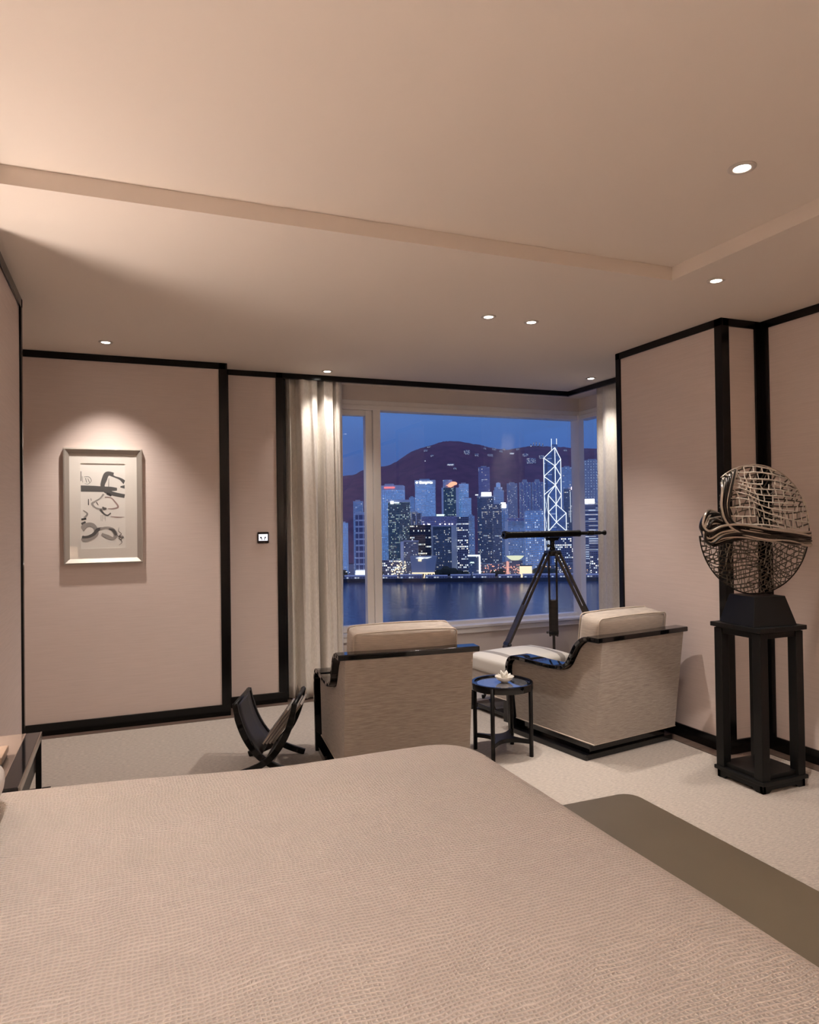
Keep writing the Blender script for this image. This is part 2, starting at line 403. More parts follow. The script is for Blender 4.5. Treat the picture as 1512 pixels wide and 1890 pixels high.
# ------------------------------------------------------------------ lamps
def spot(parent, loc, target, watts, cone, blend=.5, size=.03, col=WARM):
    l = bpy.data.lights.new('spot_lamp', 'SPOT'); l.energy = watts; l.spot_size = R(cone); l.spot_blend = blend; l.shadow_soft_size = size; l.color = col
    o = bpy.data.objects.new('spot_lamp', l); COL.objects.link(o); o.parent = parent; o.location = loc
    o.rotation_euler = (Vector(target)).to_track_quat('-Z', 'Y').to_euler(); return o
def downlight(x, y, z, label, aim=(0, 0, -1), watts=100, cone=75, blend=.6, group='recessed ceiling downlights', rad=.044):
    t = thing('downlight', label, 'ceiling light', (x, y, z), 0, group)
    MB().lathe([(rad, -.0005), (rad, -.004), (rad*.9, -.006), (rad*.66, -.006), (rad*.6, -.0035), (rad*.6, -.0005)], 40).build('flange', M_ring, t, smooth=True)
    MB().lathe([(0, -.0045), (rad*.57, -.0045), (rad*.57, -.0008), (0, -.0008)], 32).build('lens', M_lens, t)
    spot(t, (0, 0, -.02), aim, watts, cone, blend); return t
downlight(-.099, 4.991, HC, 'small round downlight above the framed ink picture', (0, .10, -1.0), 66, 84, 1.0)
downlight(1.50, 5.411, HC, 'small round downlight above the left curtain', (.06, .13, -1.0), 22, 96, 1.0)
downlight(1.993, 3.658, HC, 'left one of the pair of downlights over the seating', (-.35, .15, -1), 75, 110, .9)
downlight(2.293, 3.673, HC, 'right one of the pair of downlights over the seating', (.15, .2, -1), 60, 90, .9)
downlight(3.694, 4.99, HC, 'small round downlight above the right curtain', (.10, .03, -1), 26, 96, 1.0)
downlight(2.78, 2.714, HC, 'downlight beside the inner corner of the ceiling recess', (.02, .10, -1), 40, 64, .9)
downlight(2.081, 1.902, HT, 'largest downlight, inside the raised ceiling recess', (.45, .6, -2.4), 85, 46, .18, rad=.048)
for k, (x, y) in enumerate([(-.33, 1.75), (.15, -.55)]):  # unseen downlights, added to light the bed and floor
    downlight(x, y, HT, ['added unseen downlight over the head of the bed', 'added unseen downlight beside the near edge of the bed', 'added unseen downlight at the back of the room'][k], (.10, -.05, -1), (56, 16)[k], 112, 1.0, rad=.048)

# ------------------------------------------------------------------ bed
def bed():
    t = thing('bed', 'wide bed under a cream waffle-weave bedspread', 'bed', (.14, 1.45, 0))
    x0, x1, y0, y1, rc = -1.04, 1.05, -.98, 1.0, .20
    bnd = []
    def arc(cx, cy, r, a0, a1, n):
        for i in range(n+1):
            a = R(a0+(a1-a0)*i/n); bnd.append((cx+r*math.cos(a), cy+r*math.sin(a)))
    def line(p, q, n):
        for i in range(1, n): bnd.append((p[0]+(q[0]-p[0])*i/n, p[1]+(q[1]-p[1])*i/n))
    yl, yr = y1+.035, y1-.055          # the far edge runs slightly askew
    arc(x1-rc, yr-rc, rc, 0, 90, 14); line((x1-rc, yr), (x0+.04, yl), 44)
    arc(x0+.04, yl-.04, .04, 90, 180, 3); line((x0, yl-.04), (x0, y0+.04), 36)
    arc(x0+.04, y0+.04, .04, 180, 270, 3); line((x0+.04, y0), (x1-rc, y0), 40)
    arc(x1-rc, y0+rc, rc, 270, 360, 14); line((x1, y0+rc), (x1, yr-rc), 30)
    n = len(bnd); b = MB(); cx, cy = 0, 0; r = .085; top = .607
    def und(x, y):
        return .009*math.sin(3.1*x+1.3*math.sin(2.3*y))*math.cos(2.6*y+.7)+.004*math.sin(7*x-4*y)+.003*math.sin(9*y+5*x)
    def inside(px, py, t_):
        d = 9
        for (qx, qy), (sx, sy) in zip(bnd, bnd[1:]+bnd[:1]):
            ex, ey = sx-qx, sy-qy; k = max(0, min(1, ((px-qx)*ex+(py-qy)*ey)/(ex*ex+ey*ey+1e-12)))
            d = min(d, math.hypot(px-qx-k*ex, py-qy-k*ey))
        return d
    ts = [0, .08, .16, .24, .32, .40, .48, .55, .62, .68, .74, .79, .83, .87, .90, .92, .94, .955, .968, .979, .988, .995, 1.0]
    rings = []
    for t_ in ts:
        ring = []
        for (bx, by) in (bnd if t_ > 0 else [(0, 0)]):
            px, py = bx*t_, by*t_; d = inside(px, py, t_)
            z = top+und(px, py)*min(1, d/.12)+.020*max(0, min(1, (.35-px)/.8))*max(0, min(1, (py+.2)/.8))
            if d < r: z -= r-math.sqrt(max(0, r*r-(r-d)**2))
            ring.append(b.b.verts.new((px, py, z)))
        rings.append(ring)
    for z in (.45, .34, .22, .12):
        k = (.53-z)
        rings.append([b.b.verts.new((bx+(.010*k/.4*math.sin(i*.55)+.004)*(1 if abs(bx) > .9 else 0), by+(.012*k/.4*math.sin(i*.5)+.004)*(1 if by > .5 else -1 if by < -.5 else 0), z)) for i, (bx, by) in enumerate(bnd)])
    for A, B in zip(rings, rings[1:]):
        for i in range(n):
            j = (i+1) % n
            if len(A) == 1: b.b.faces.new((A[0], B[i], B[j]))
            else: b.b.faces.new((A[i], B[i], B[j], A[j]))
    b.build('bedspread', M_bed, t, smooth=True)
    MB().cushion(2.02, 1.86, .22, .05, (0, 0, .0), (0, 0, .41), 4).build('mattress', M_pillow, t, smooth=True)
    MB().box(-1.0, .98, -.9, .9, .05, .29).build('bed_base', M_sat, t, bevel=.01)
    lg = MB().box(-.04, .04, -.04, .04, 0, .06)
    g0 = lg.build('leg', M_sat, t, loc=(.9, .82, 0))
    for q in ((.9, -.82, 0), (-.9, .82, 0), (-.9, -.82, 0)):
        c = g0.copy(); COL.objects.link(c); c.location = q; c.parent = t
    MB().cushion(.09, 2.3, 1.02, .03, (.01, 0, 0), (-.995, 0, .60), 4).build('headboard', M_fab2, t, smooth=True)
    return t
bed()
def pillow():
    t = MB()
    t.cushion(.50, .72, .20, .085, (0, 0, .03), n=12).build
    for v in t.b.verts:
        x, y = v.co.x/.25, v.co.y/.36
        e = max(abs(x), abs(y)); v.co.z *= (1-.45*max(0, e-.55)/.45)
        k = 1-.04*(1-abs(y))*(abs(x) > .8); v.co.x *= k
    o = t.build('pillow', M_pillow, smooth=True, loc=(-.548, 1.965, .705), rot=(0, R(-1), R(2)))
    tag(o, 'white pillow at the head of the bed, at the left edge', 'pillow')
pillow()

def bench():
    t = thing('bench', 'long low bench with an olive-grey leather top at the foot of the bed', 'bench', (1.44, 1.20, 0))
    w, l, rc = .40, 1.66, .06
    poly = []
    for cx, cy, a in ((w/2-rc, l/2-rc, 0), (-w/2+rc, l/2-rc, 90), (-w/2+rc, -l/2+rc, 180), (w/2-rc, -l/2+rc, 270)):
        for i in range(9):
            q = R(a+90*i/8); poly.append((cx+rc*math.cos(q), cy+rc*math.sin(q)))
    MB().prism(poly, .34, .452).build('seat_pad', M_olive, t, bevel=.012, seg=3)
    p2 = [(x*.96, y*.99) for x, y in poly]
    MB().prism(p2, .30, .34).build('seat_frame', M_sat, t, bevel=.003)
    g0 = MB().box(-.025, .025, -.025, .025, 0, .30).build('leg', M_sat, t, loc=(.15, .76, 0), bevel=.003)
    for q in ((-.15, .76, 0), (.15, -.76, 0), (-.15, -.76, 0)):
        c = g0.copy(); COL.objects.link(c); c.location = q; c.parent = t
bench()

# ------------------------------------------------------------------ armchairs
def armchair(label, loc, rz):
    t = thing('armchair', label, 'armchair', loc, rz, 'pair of lounge armchairs facing the window')
    # side profile (y, z): rear top -> S curve -> arm -> front post
    prof = smooth_path([(-.468, .700), (-.40, .700), (-.35, .690), (-.30, .650), (-.262, .590), (-.225, .535), (-.18, .505), (-.12, .492), (0, .488), (.16, .490), (.27, .490), (.315, .478), (.338, .445), (.342, .40)], 4)
    prof = [tuple(p) for p in prof]
    for sx in (-1, 1):
        xo, xi = sx*.35, sx*.262
        poly = [(-.392, .10), (-.468, .698)]+[(p[0], p[1]-.003) for p in prof[1:]]+[(.33, .30), (.305, .10)]
        MB().prism(poly, min(xo, xi), max(xo, xi), 'x').build('side_panel', M_fab, t, bevel=.006)
        band = prof+[(.34, .30), (.325, .12), (.315, .0)]
        MB().strip(band[1:], min(sx*.258, sx*.388), max(sx*.258, sx*.388), .026).build('arm_band', M_lacq, t, bevel=.005)
    b = MB().prism([(-.392, .10), (-.468, .698), (-.385, .698), (-.30, .10)], -.262, .262, 'x'); b.build('back_panel', M_fab, t)
    # outer cover of the back over the full width
    MB().prism([(-.397, .10), (-.473, .699), (-.466, .699), (-.390, .10)], -.350, .350, 'x').build('back_cover', M_fab, t, bevel=.002)
    MB().prism([(-.478, .698), (-.478, .728), (-.385, .728), (-.385, .698)], -.388, .388, 'x').build('back_rail', M_lacq, t, bevel=.005)
    MB().box(-.262, .262, -.32, .30, .10, .27).build('seat_base', M_fab, t, bevel=.006)
    MB().box(-.325, .325, -.335, .27, .034, .102).build('plinth', M_lacq, t, bevel=.003)
    MB().box(-.375, .375, -.355, .335, 0, .034).build('sled_base', M_lacq, t, bevel=.004)
    MB().tube([(-.352, .30, .1), (-.352, -.394, .1), (.352, -.394, .1), (.352, .30, .1)], .0045, 6).build('welt', M_pipe, t, smooth=True)
    s = MB().cushion(.52, .60, .15, .035, (.0, .01, .02), (0, .03, .345), 8).build('seat_cushion', M_fab2, t, smooth=True)
    Mx = Matrix.Translation((0, -.285, .588)) @ Matrix.Rotation(R(8), 4, 'X')
    bc = MB().cushion(.585, .165, .49, .032, (.010, .022, .010), (0, 0, 0), 12, Mx).build('back_cushion', M_fab2, t, smooth=True)
    for yy in (-.076, .076):
        q = [(-.288, yy, -.235), (-.289, yy, 0), (-.287, yy, .205)]+[(-.262-.026*math.cos(R(a)), yy, .217+.026*math.sin(R(a))) for a in range(15, 90, 15)]+[(x, yy, .243+.006*(1-(x/.27)**2)) for x in (-.2, -.1, 0, .1, .2)]
        q += [(.262+.026*math.cos(R(a)), yy, .217+.026*math.sin(R(a))) for a in range(75, 0, -15)]+[(.287, yy, .205), (.289, yy, 0), (.288, yy, -.235)]
        MB().tube([Mx @ Vector(p) for p in q], .0045, 6).build('piping', M_pipe, bc, smooth=True)
    return t
armchair('left armchair, woven beige back square to the bed', (1.438, 3.931, 0), R(-5.5))
armchair('right armchair, turned slightly towards the window corner, beside the round table', (2.79, 3.86, 0), R(9))

def ottoman():
    t = thing('ottoman', 'cream ottoman with a grey stripe between the armchairs and window', 'ottoman', (2.733, 4.604, 0), R(9))
    MB().cushion(.64, .47, .12, .035, (.0, .0, .028), (0, 0, .355), 12).build('cushion', M_stripe, t, smooth=True)
    MB().box(-.31, .31, -.225, .225, .15, .30).build('body', M_fab2, t, bevel=.008)
    MB().tube([(-.312, -.227, .15), (.312, -.227, .15), (.312, .227, .15), (-.312, .227, .15)], .004, 6, closed=True).build('welt', M_pipe, t, smooth=True)
    MB().box(-.29, .29, -.205, .205, .02, .05).build('base_board', M_lacq, t, bevel=.004)
    for sx in (-1, 1):
        for sy in (-1, 1):
            MB().box(sx*.295-.022, sx*.295+.022, sy*.21-.022, sy*.21+.022, 0, .15).build('leg', M_lacq, t, bevel=.003)
ottoman()

# ------------------------------------------------------------------ round side table with a bowl
def round_table():
    H = .432
    t = thing('side_table', 'small round black side table with a dark glass top', 'side table', (2.115, 3.785, 0), R(0))
    r = .185
    MB().lathe([(r-.032, H-.042), (r, H-.042), (r+.002, H-.036), (r+.002, H-.004), (r-.002, H), (r-.018, H), (r-.020, H-.010), (r-.032, H-.012), (r-.032, H-.042)], 64).build('rim', M_lacq, t, smooth=False, bevel=.001)
    MB().lathe([(0, H-.022), (r-.034, H-.022), (r-.034, H-.010), (0, H-.010)], 64).build('glass_top', M_tglass, t)
    angs = [R(-48), R(42), R(132), R(222)]
    for a in angs:
        x, y = (r-.008)*math.cos(a), (r-.008)*math.sin(a)
        MB().tube([(x, y, 0), (x, y, H-.01)], .0125, 14).build('leg', M_sat, t, smooth=True, bevel=.0)
    # cross stretcher with curved webs
    m = MB(); pl = []
    for k in range(4):
        a = angs[k]; b_ = angs[(k+1) % 4]
        d = Vector((math.cos(a), math.sin(a))); e = Vector((math.cos(b_), math.sin(b_))); s_ = Vector((-d.y, d.x))
        pl += [d*(r-.016)-s_*.011, d*(r-.016)+s_*.011]
        c0, c2 = d*(r-.07)+s_*.012, e*(r-.07)+Vector((e.y, -e.x))*.012; c1 = (d+e)*.022
        for i in range(9):
            u = i/8; pl.append(c0*(1-u)**2+c1*2*u*(1-u)+c2*u*u)
    m.prism([tuple(p) for p in pl], .075, .10); m.build('stretcher', M_sat, t, bevel=.004)
    # bowl with a flower
    bw = thing('flower_bowl', 'small cream bowl with white petals on the round side table', 'bowl', (2.135, 3.79, H-.010))
    MB().lathe([(0, 0), (.018, 0), (.022, .004), (.045, .018), (.058, .034), (.0585, .037), (.055, .037), (.042, .022), (.018, .010), (0, .010)], 40).build('bowl_body', M_bowl, bw, smooth=True)
    rng = random.Random(4)
    for k in range(9):
        a = k*2*PI/9+rng.uniform(-.2, .2); q = MB(); rad = .022 if k % 2 else .034
        for i, u in enumerate((0, .35, .7, 1)):
            pass
        pts = []
        for i in range(5):
            u = i/4; w = .016*math.sin(PI*min(.98, .15+u*.85)); x = .006+rad*u; z = .024+.040*u**1.4 if k % 2 else .026+.022*u**1.5
            pts.append((x, w, z))
        L_, R_ = [], []
        for x, w, z in pts:
            L_.append(q.b.verts.new((x, w, z+.004))); R_.append(q.b.verts.new((x, -w, z+.004)))
        Cc = [q.b.verts.new((x, 0, z)) for x, w, z in pts]
        for i in range(4):
            q.b.faces.new((L_[i], L_[i+1], Cc[i+1], Cc[i])); q.b.faces.new((Cc[i], Cc[i+1], R_[i+1], R_[i]))
        o = q.build('petal', M_petal, bw, smooth=True, rot=(0, 0, a))
        sd = o.modifiers.new('thick', 'SOLIDIFY'); sd.thickness = .002
    MB().cushion(.03, .03, .02, .008, (.004, .004, .004), (0, 0, .032), 4).build('flower_heart', M_bowl, bw, smooth=True)
round_table()

# ------------------------------------------------------------------ telescope on a tripod
def telescope():
    ax_, ay_, az = 3.255, 4.95, 1.150
    tr = thing('tripod', 'dark wooden tripod with slatted legs before the window', 'tripod', (ax_, ay_, 0))
    d = Vector((.55, .835)); pl = Vector((-.835, .55)); RR = .64
    dirs = [d, d*-.5+pl*.866, d*-.5-pl*.866]
    for k, q in enumerate(dirs):
        q3 = Vector((q.x, q.y, 0)).normalized(); side = Vector((-q3.y, q3.x, 0))
        top = Vector((0, 0, 1.135))+q3*.045; foot = q3*RR+Vector((0, 0, .0)); ax = (foot-top); ln = ax.length; axn = ax.normalized(); nrm = axn.cross(side)
        Mx = Matrix((side, axn, nrm)).transposed().to_4x4(); Mx.translation = top
        leg = MB().box(-.012, .012, ln*.60, ln-.008, -.007, .007, Mx).build('leg', M_tri, tr, bevel=.002)
        for s in (-1, 1):
            MB().box(s*.031-.0085, s*.031+.0085, 0, ln*.665, -.010, .010, Mx).build('leg_rail', M_tri, leg, bevel=.002)
        MB().box(-.0225, .0225, ln*.37, ln*.66, -.008, .008, Mx).build('leg_slider', M_tri, leg, bevel=.002)
        MB().box(-.042, .042, ln*.625, ln*.645, -.014, .014, Mx).build('leg_clamp', M_brass, leg, bevel=.002)
        MB().lathe([(0, 0), (.009, 0), (.011, .004), (.011, .016), (.008, .02), (0, .02)], 14, Mx @ Matrix.Translation((.044, ln*.635, 0)) @ Matrix.Rotation(R(90), 4, 'Y')).build('clamp_knob', M_knob, leg, smooth=True)
        MB().lathe([(0, 0), (.010, .004), (.012, .016), (.012, .030), (0, .030)], 12, Matrix.Translation(foot)).build('foot', M_brass, leg, smooth=True)
        MB().box(-.040, .040, -.012, .014, -.013, .013, Mx).build('leg_hinge', M_brass, leg, bevel=.003)
    MB().lathe([(0, 1.105), (.045, 1.105), (.058, 1.118), (.058, 1.142), (.040, 1.150), (.024, 1.156), (.024, 1.175), (.018, 1.18), (.018, 1.225), (.024, 1.230), (.024, 1.236), (0, 1.236)], 28).build('head', M_brass, tr, smooth=False, bevel=.001)
    MB().lathe([(0, 0), (.008, 0), (.008, .02), (.013, .022), (.013, .034), (0, .036)], 14, Matrix.Translation((-.02, -.012, 1.19)) @ Matrix.Rotation(R(-90), 4, 'Y')).build('head_knob', M_brass, tr, smooth=True)
    MB().prism([(-.065, 1.252), (-.03, 1.232), (.03, 1.232), (.065, 1.252), (.065, 1.258), (-.065, 1.258)], -.018, .018, 'y').build('cradle', M_brass, tr, bevel=.003)
    for s in (-1, 1):
        MB().tube([(s*.052, 0, 1.232), (s*.052, 0, 1.254)], [.008, .006], 10).build('cradle_screw', M_brass, tr, smooth=True)
    te = thing('telescope', 'long black brass-fitted telescope pointing left along the window', 'telescope', (ax_, ay_, 1.2855), R(0))
    Mr = Matrix.Rotation(R(90), 4, 'Y')
    MB().lathe([(.012, -.455), (.031, -.455), (.033, -.450), (.033, -.432), (.029, -.42), (.0265, -.40), (.0265, .245), (.028, .25), (.028, .268), (.018, .275), (.012, .275)], 32, Mr).build('barrel', M_brass, te, smooth=False, bevel=.0008)
    MB().lathe([(0, -.448), (.030, -.448), (.030, -.444), (0, -.444)], 24, Mr).build('objective_lens', M_lacq, te)
    MB().lathe([(.0, .27), (.015, .27), (.015, .345), (.0195, .35), (.0195, .405), (.0155, .41), (.0155, .475), (.013, .48), (0, .48)], 28, Mr).build('draw_tube', M_brass, te, smooth=False, bevel=.0008)
    MB().lathe([(.0, .478), (.012, .478), (.012, .50), (.021, .515), (.022, .525), (.017, .527), (0, .52)], 28, Mr).build('eyepiece', M_brass, te, smooth=True)
telescope()

# ------------------------------------------------------------------ sculpture on its stand
def stand():
    t = thing('pedestal', 'tall open-framed black pedestal holding the bronze sculpture', 'pedestal', (3.131, 2.822, 0))
    H = .838; a = .125
    MB().box(-.165, .165, -.165, .165, H-.024, H).build('top', M_plinth, t, bevel=.003)
    MB().box(-.145, .145, -.145, .145, H-.058, H-.024).build('apron', M_plinth, t, bevel=.002)
    for sx in (-1, 1):
        for sy in (-1, 1):
            MB().box(sx*a-.026, sx*a+.026, sy*a-.026, sy*a+.026, .04, H-.03).build('leg', M_plinth, t, bevel=.003)
    MB().box(-.135, .135, -.135, .135, .062, .085).build('lower_shelf', M_plinth, t, bevel=.002)
    MB().box(-.160, .160, -.160, .160, .042, .062).build('base_ledge', M_plinth, t, bevel=.003)
    pr = [(-.148, 0), (-.105, 0), (-.085, .016), (.085, .016), (.105, 0), (.148, 0), (.148, .042), (-.148, .042)]
    m = MB(); m.prism(pr, -.148, -.128, 'y'); m.prism(pr, .128, .148, 'y'); m.prism(pr, -.148, -.128, 'x'); m.prism(pr, .128, .148, 'x')
    m.build('base_skirt', M_plinth, t, bevel=.001)
    return H
def sculpture(H):
    s = thing('sculpture', 'round bronze lattice disc sculpture wrapped by a band of strands', 'sculpture', (3.131, 2.822, H), R(-8))
    MB().frus(.265, .265, 0, .19, .19, .150).build('sculpture_base', M_plinth, s, bevel=.002)
    cz, RD = .150+.350, .345
    rng = random.Random(11)
    def bulge(x, z, sgn):
        q = min(1, (x*x+z*z)/(RD*RD)); return sgn*.035*(1-q)
    def lattice(zlo, zhi, xlo, sgn, seed, cell=.033, th=.0034):
        rng = random.Random(seed); segs = []
        # rows of jittered bricks, warped so that the rows swirl
        def warp(u, v):
            a = .55*math.sin(5*u+seed)+.45*math.sin(6*v+2*seed)      # patches of cells turn against each other
            u, v = u*math.cos(a*.35)-v*math.sin(a*.35), u*math.sin(a*.35)+v*math.cos(a*.35)
            return (u+.022*math.sin(11*v+seed)+.010*math.sin(29*u+2*seed), v+.026*math.sin(9*u+1.7*seed)+.010*math.sin(21*v+17*u))
        def ok(p): return p[0]**2+p[1]**2 < (RD-.004)**2 and zlo < p[1] < zhi and p[0] > xlo
        rows = [-.42]
        while rows[-1] < .42: rows.append(rows[-1]+cell*rng.uniform(.65, 1.25))
        for r0, r1 in zip(rows, rows[1:]):
            u = -.45+rng.uniform(0, .03); us = []
            while u < .45:
                us.append(u); u += cell*rng.uniform(.75, 1.9)
            for a, b_ in zip(us, us[1:]): 
                if rng.random() < .95: segs.append((warp(a, r0), warp(b_, r0)))
            for a in us:
                segs.append((warp(a, r0), warp(a+rng.uniform(-.008, .008), r1)))
        m = MB(); n = 0
        for p, q in segs:
            if ok(p) and ok(q):
                P = Vector((p[0], bulge(*p, sgn), p[1])); Q = Vector((q[0], bulge(*q, sgn), q[1])); n += 1
            elif ok(p) or ok(q):
                g, o = (p, q) if ok(p) else (q, p)
                lo, hi = 0, 1
                for _ in range(8):
                    k = (lo+hi)/2; w = (g[0]+(o[0]-g[0])*k, g[1]+(o[1]-g[1])*k)
                    if ok(w): lo = k
                    else: hi = k
                w = (g[0]+(o[0]-g[0])*lo, g[1]+(o[1]-g[1])*lo)
                P = Vector((g[0], bulge(*g, sgn), g[1])); Q = Vector((w[0], bulge(*w, sgn), w[1]))
                if (P-Q).length < .004: continue
            else: continue
            m.tube([P, Q], th*rng.uniform(.85, 1.25), 4, caps=False)
        return m
    for sgn in (-1, 1):
        o = lattice(.0, .5, -.205, sgn, 3+sgn).build('upper_lattice', M_lat if sgn < 0 else M_mesh, s, loc=(0, 0, cz)); o['kind'] = 'stuff'
        o = lattice(-.5, -.03, -.5, sgn, 8+sgn, .028, .0027).build('lower_lattice', M_mesh, s, loc=(0, 0, cz)); o['kind'] = 'stuff'
    def rim(a0, a1): return [(RD*math.cos(R(a0+(a1-a0)*i/40)), 0, cz+RD*math.sin(R(a0+(a1-a0)*i/40))) for i in range(41)]
    MB().tube(rim(0, 127), .0036, 8).build('upper_rim', M_strand, s, smooth=True)
    MB().tube(rim(-175, 0), .0034, 8).build('lower_rim', M_bronze, s, smooth=True)
    # strands: one bundle falls along the left edge and turns into the band, the other loops out at the left end
    for k in range(11):
        f = k/10; r1 = rng.uniform(-.006, .006); y = -.036+rng.uniform(-.014, .014)
        pts = [(-.120-.100*f, y*.4, .318-.065*f+r1), (-.172-.062*f+r1, y, .215+r1), (-.198-.048*f+r1, y-.006, .125), (-.182-.044*f, y-.008, .055-.012*f), (-.125-.02*f, y-.006, .020-.036*f), (0, y-.012, .002-.050*f+r1), (.16, y-.010, -.010-.058*f-r1), (.27, y*.8, -.022-.066*f), (.342, y*.3, -.020-.070*f)]
        MB().tube([(p[0], p[1], p[2]+cz) for p in smooth_path(pts, 5)], .0072, 6).build('strand', M_strand if k % 2 == 0 else M_bronze, s, smooth=True)
    for k in range(13):
        f = k/12; r1 = rng.uniform(-.008, .008); y = -.030+rng.uniform(-.020, .012)
        pts = [(-.215+.02*f, .012, .085-.02*f+r1), (-.275, .006-.02*f, .105-.05*f+r1), (-.340+.012*f, y, .085-.075*f), (-.362+.02*f+r1, y-.006, .030-.085*f), (-.325+.01*f, y-.010, -.005-.075*f+r1), (-.245, y-.012, .022-.065*f), (-.13, y-.012, .026-.060*f-r1), (.03, y-.014, .0-.060*f), (.2, y-.008, -.022-.065*f+r1), (.340, y*.3, -.042-.055*f)]
        MB().tube([(p[0], p[1], p[2]+cz) for p in smooth_path(pts, 5)], .0070, 6).build('strand', M_bronze if k % 3 else M_strand, s, smooth=True)
    for k in range(9):          # inner turns of the loop
        f = k/8; r1 = rng.uniform(-.01, .01); y = -.02+rng.uniform(-.02, .02)
        pts = [(-.20, y, .035-.07*f), (-.27+r1, y-.012, .060-.07*f), (-.318+.012*f, y-.016, .040-.07*f+r1), (-.330+.02*f, y-.010, .0-.06*f), (-.290, y-.014, -.030-.05*f), (-.20+r1, y-.016, -.005-.055*f), (-.08, y-.016, .006-.05*f)]
        MB().tube([(p[0], p[1], p[2]+cz) for p in smooth_path(pts, 5)], .0068, 6).build('strand', M_bronze if k % 3 else M_strand, s, smooth=True)
sculpture(stand())

# ------------------------------------------------------------------ magazine rack
def rack():
    c = Vector((.784, 4.145, 0)); rz = math.atan2(-.123, .32)
    t = thing('magazine_rack', 'black X-framed leather sling magazine rack on the carpet', 'magazine rack', tuple(c), rz)
    P = smooth_path([(-.168, .405), (-.145, .30), (-.10, .195), (-.03, .105), (.06, .050), (.168, .012)], 5)
    ys = (-.185, .185)
    for yy in ys:
        for sx in (-1, 1):
            m = MB(); path = [(sx*p.x, p.y) for p in P]; n = len(path)
            L_, Rr = [], []
            for i in range(n):
                a = Vector(path[max(0, i-1)]); b_ = Vector(path[min(n-1, i+1)]); d = (b_-a).normalized(); w = .0175 if i > 3 else .0145
                L_.append((path[i][0]-d.y*w, path[i][1]+d.x*w)); Rr.append((path[i][0]+d.y*w, path[i][1]-d.x*w))
            off = .011 if sx > 0 else -.011
            for i in range(n-1): m.prism([L_[i], L_[i+1], Rr[i+1], Rr[i]], yy+off-.0105, yy+off+.0105, 'y')
            bmesh.ops.remove_doubles(m.b, verts=m.b.verts, dist=1e-5)
            m.build('frame_leg', M_sat, t, bevel=.003)
    for sx in (-1, 1):
        MB().tube([(sx*.166, -.195, .398), (sx*.166, .195, .398)], .0125, 12).build('top_rail', M_sat, t, smooth=True)
        m = MB(); rows = []
        for p in P[1:16]:
            rows.append([m.b.verts.new((sx*(p.x+.004), y, p.y+.006)) for y in (-.168, -.08, 0, .08, .168)])
        for A, B in zip(rows, rows[1:]):
            for i in range(4): m.b.faces.new((A[i], A[i+1], B[i+1], B[i]))
        o = m.build('leather_sling', M_leather, t, smooth=True); sd = o.modifiers.new('thick', 'SOLIDIFY'); sd.thickness = .005
    MB().tube([(0, -.20, .080), (0, .20, .080)], .009, 12).build('cross_rod', M_knob, t, smooth=True)
    # magazines lean on the right-hand sling
    rng = random.Random(5)
    ang = math.atan2(.26, .13)
    covers = [((.10, .095, .09), (.30, .26, .24)), ((.42, .37, .33), (.25, .20, .19)), ((.20, .18, .17), (.5, .45, .4)), ((.55, .48, .43), (.40, .33, .30))]
    labs = ['dark-covered magazine outermost in the rack', 'pale magazine second from the left in the rack', 'grey magazine third from the left in the rack', 'cream magazine against the right sling of the rack']
    dirv = Vector((.60, .80)); nv = Vector((-.80, .60))
    for k in range(4):
        off = .022+.0145*(3-k)
        mg = mat('magazine_cover_%d' % k, covers[k][0], .3, var=((18, 18, 9), covers[k][1]))
        b0 = Vector((.030, .125))+nv*off+dirv*(.008*k)
        a = b0; e = b0+dirv*(.235+.012*k)
        q = [a-nv*.006, e-nv*.006, e+nv*.006, a+nv*.006]
        o = MB().prism([tuple(p) for p in q], -.135+.012*k, .125+.010*k, 'y').build('magazine', mg)
        o.matrix_world = Matrix.Translation(c) @ Matrix.Rotation(rz, 4, 'Z')
        tag(o, labs[k], 'magazine', 'magazines in the rack')
        pg = MB().prism([tuple(p) for p in [a-nv*.0022+dirv*.002, e-nv*.0022+dirv*.0012, e+nv*.0022+dirv*.0012, a+nv*.0022+dirv*.002]], -.136+.012*k, .126+.010*k, 'y').build('page_block', M_page, o)
rack()

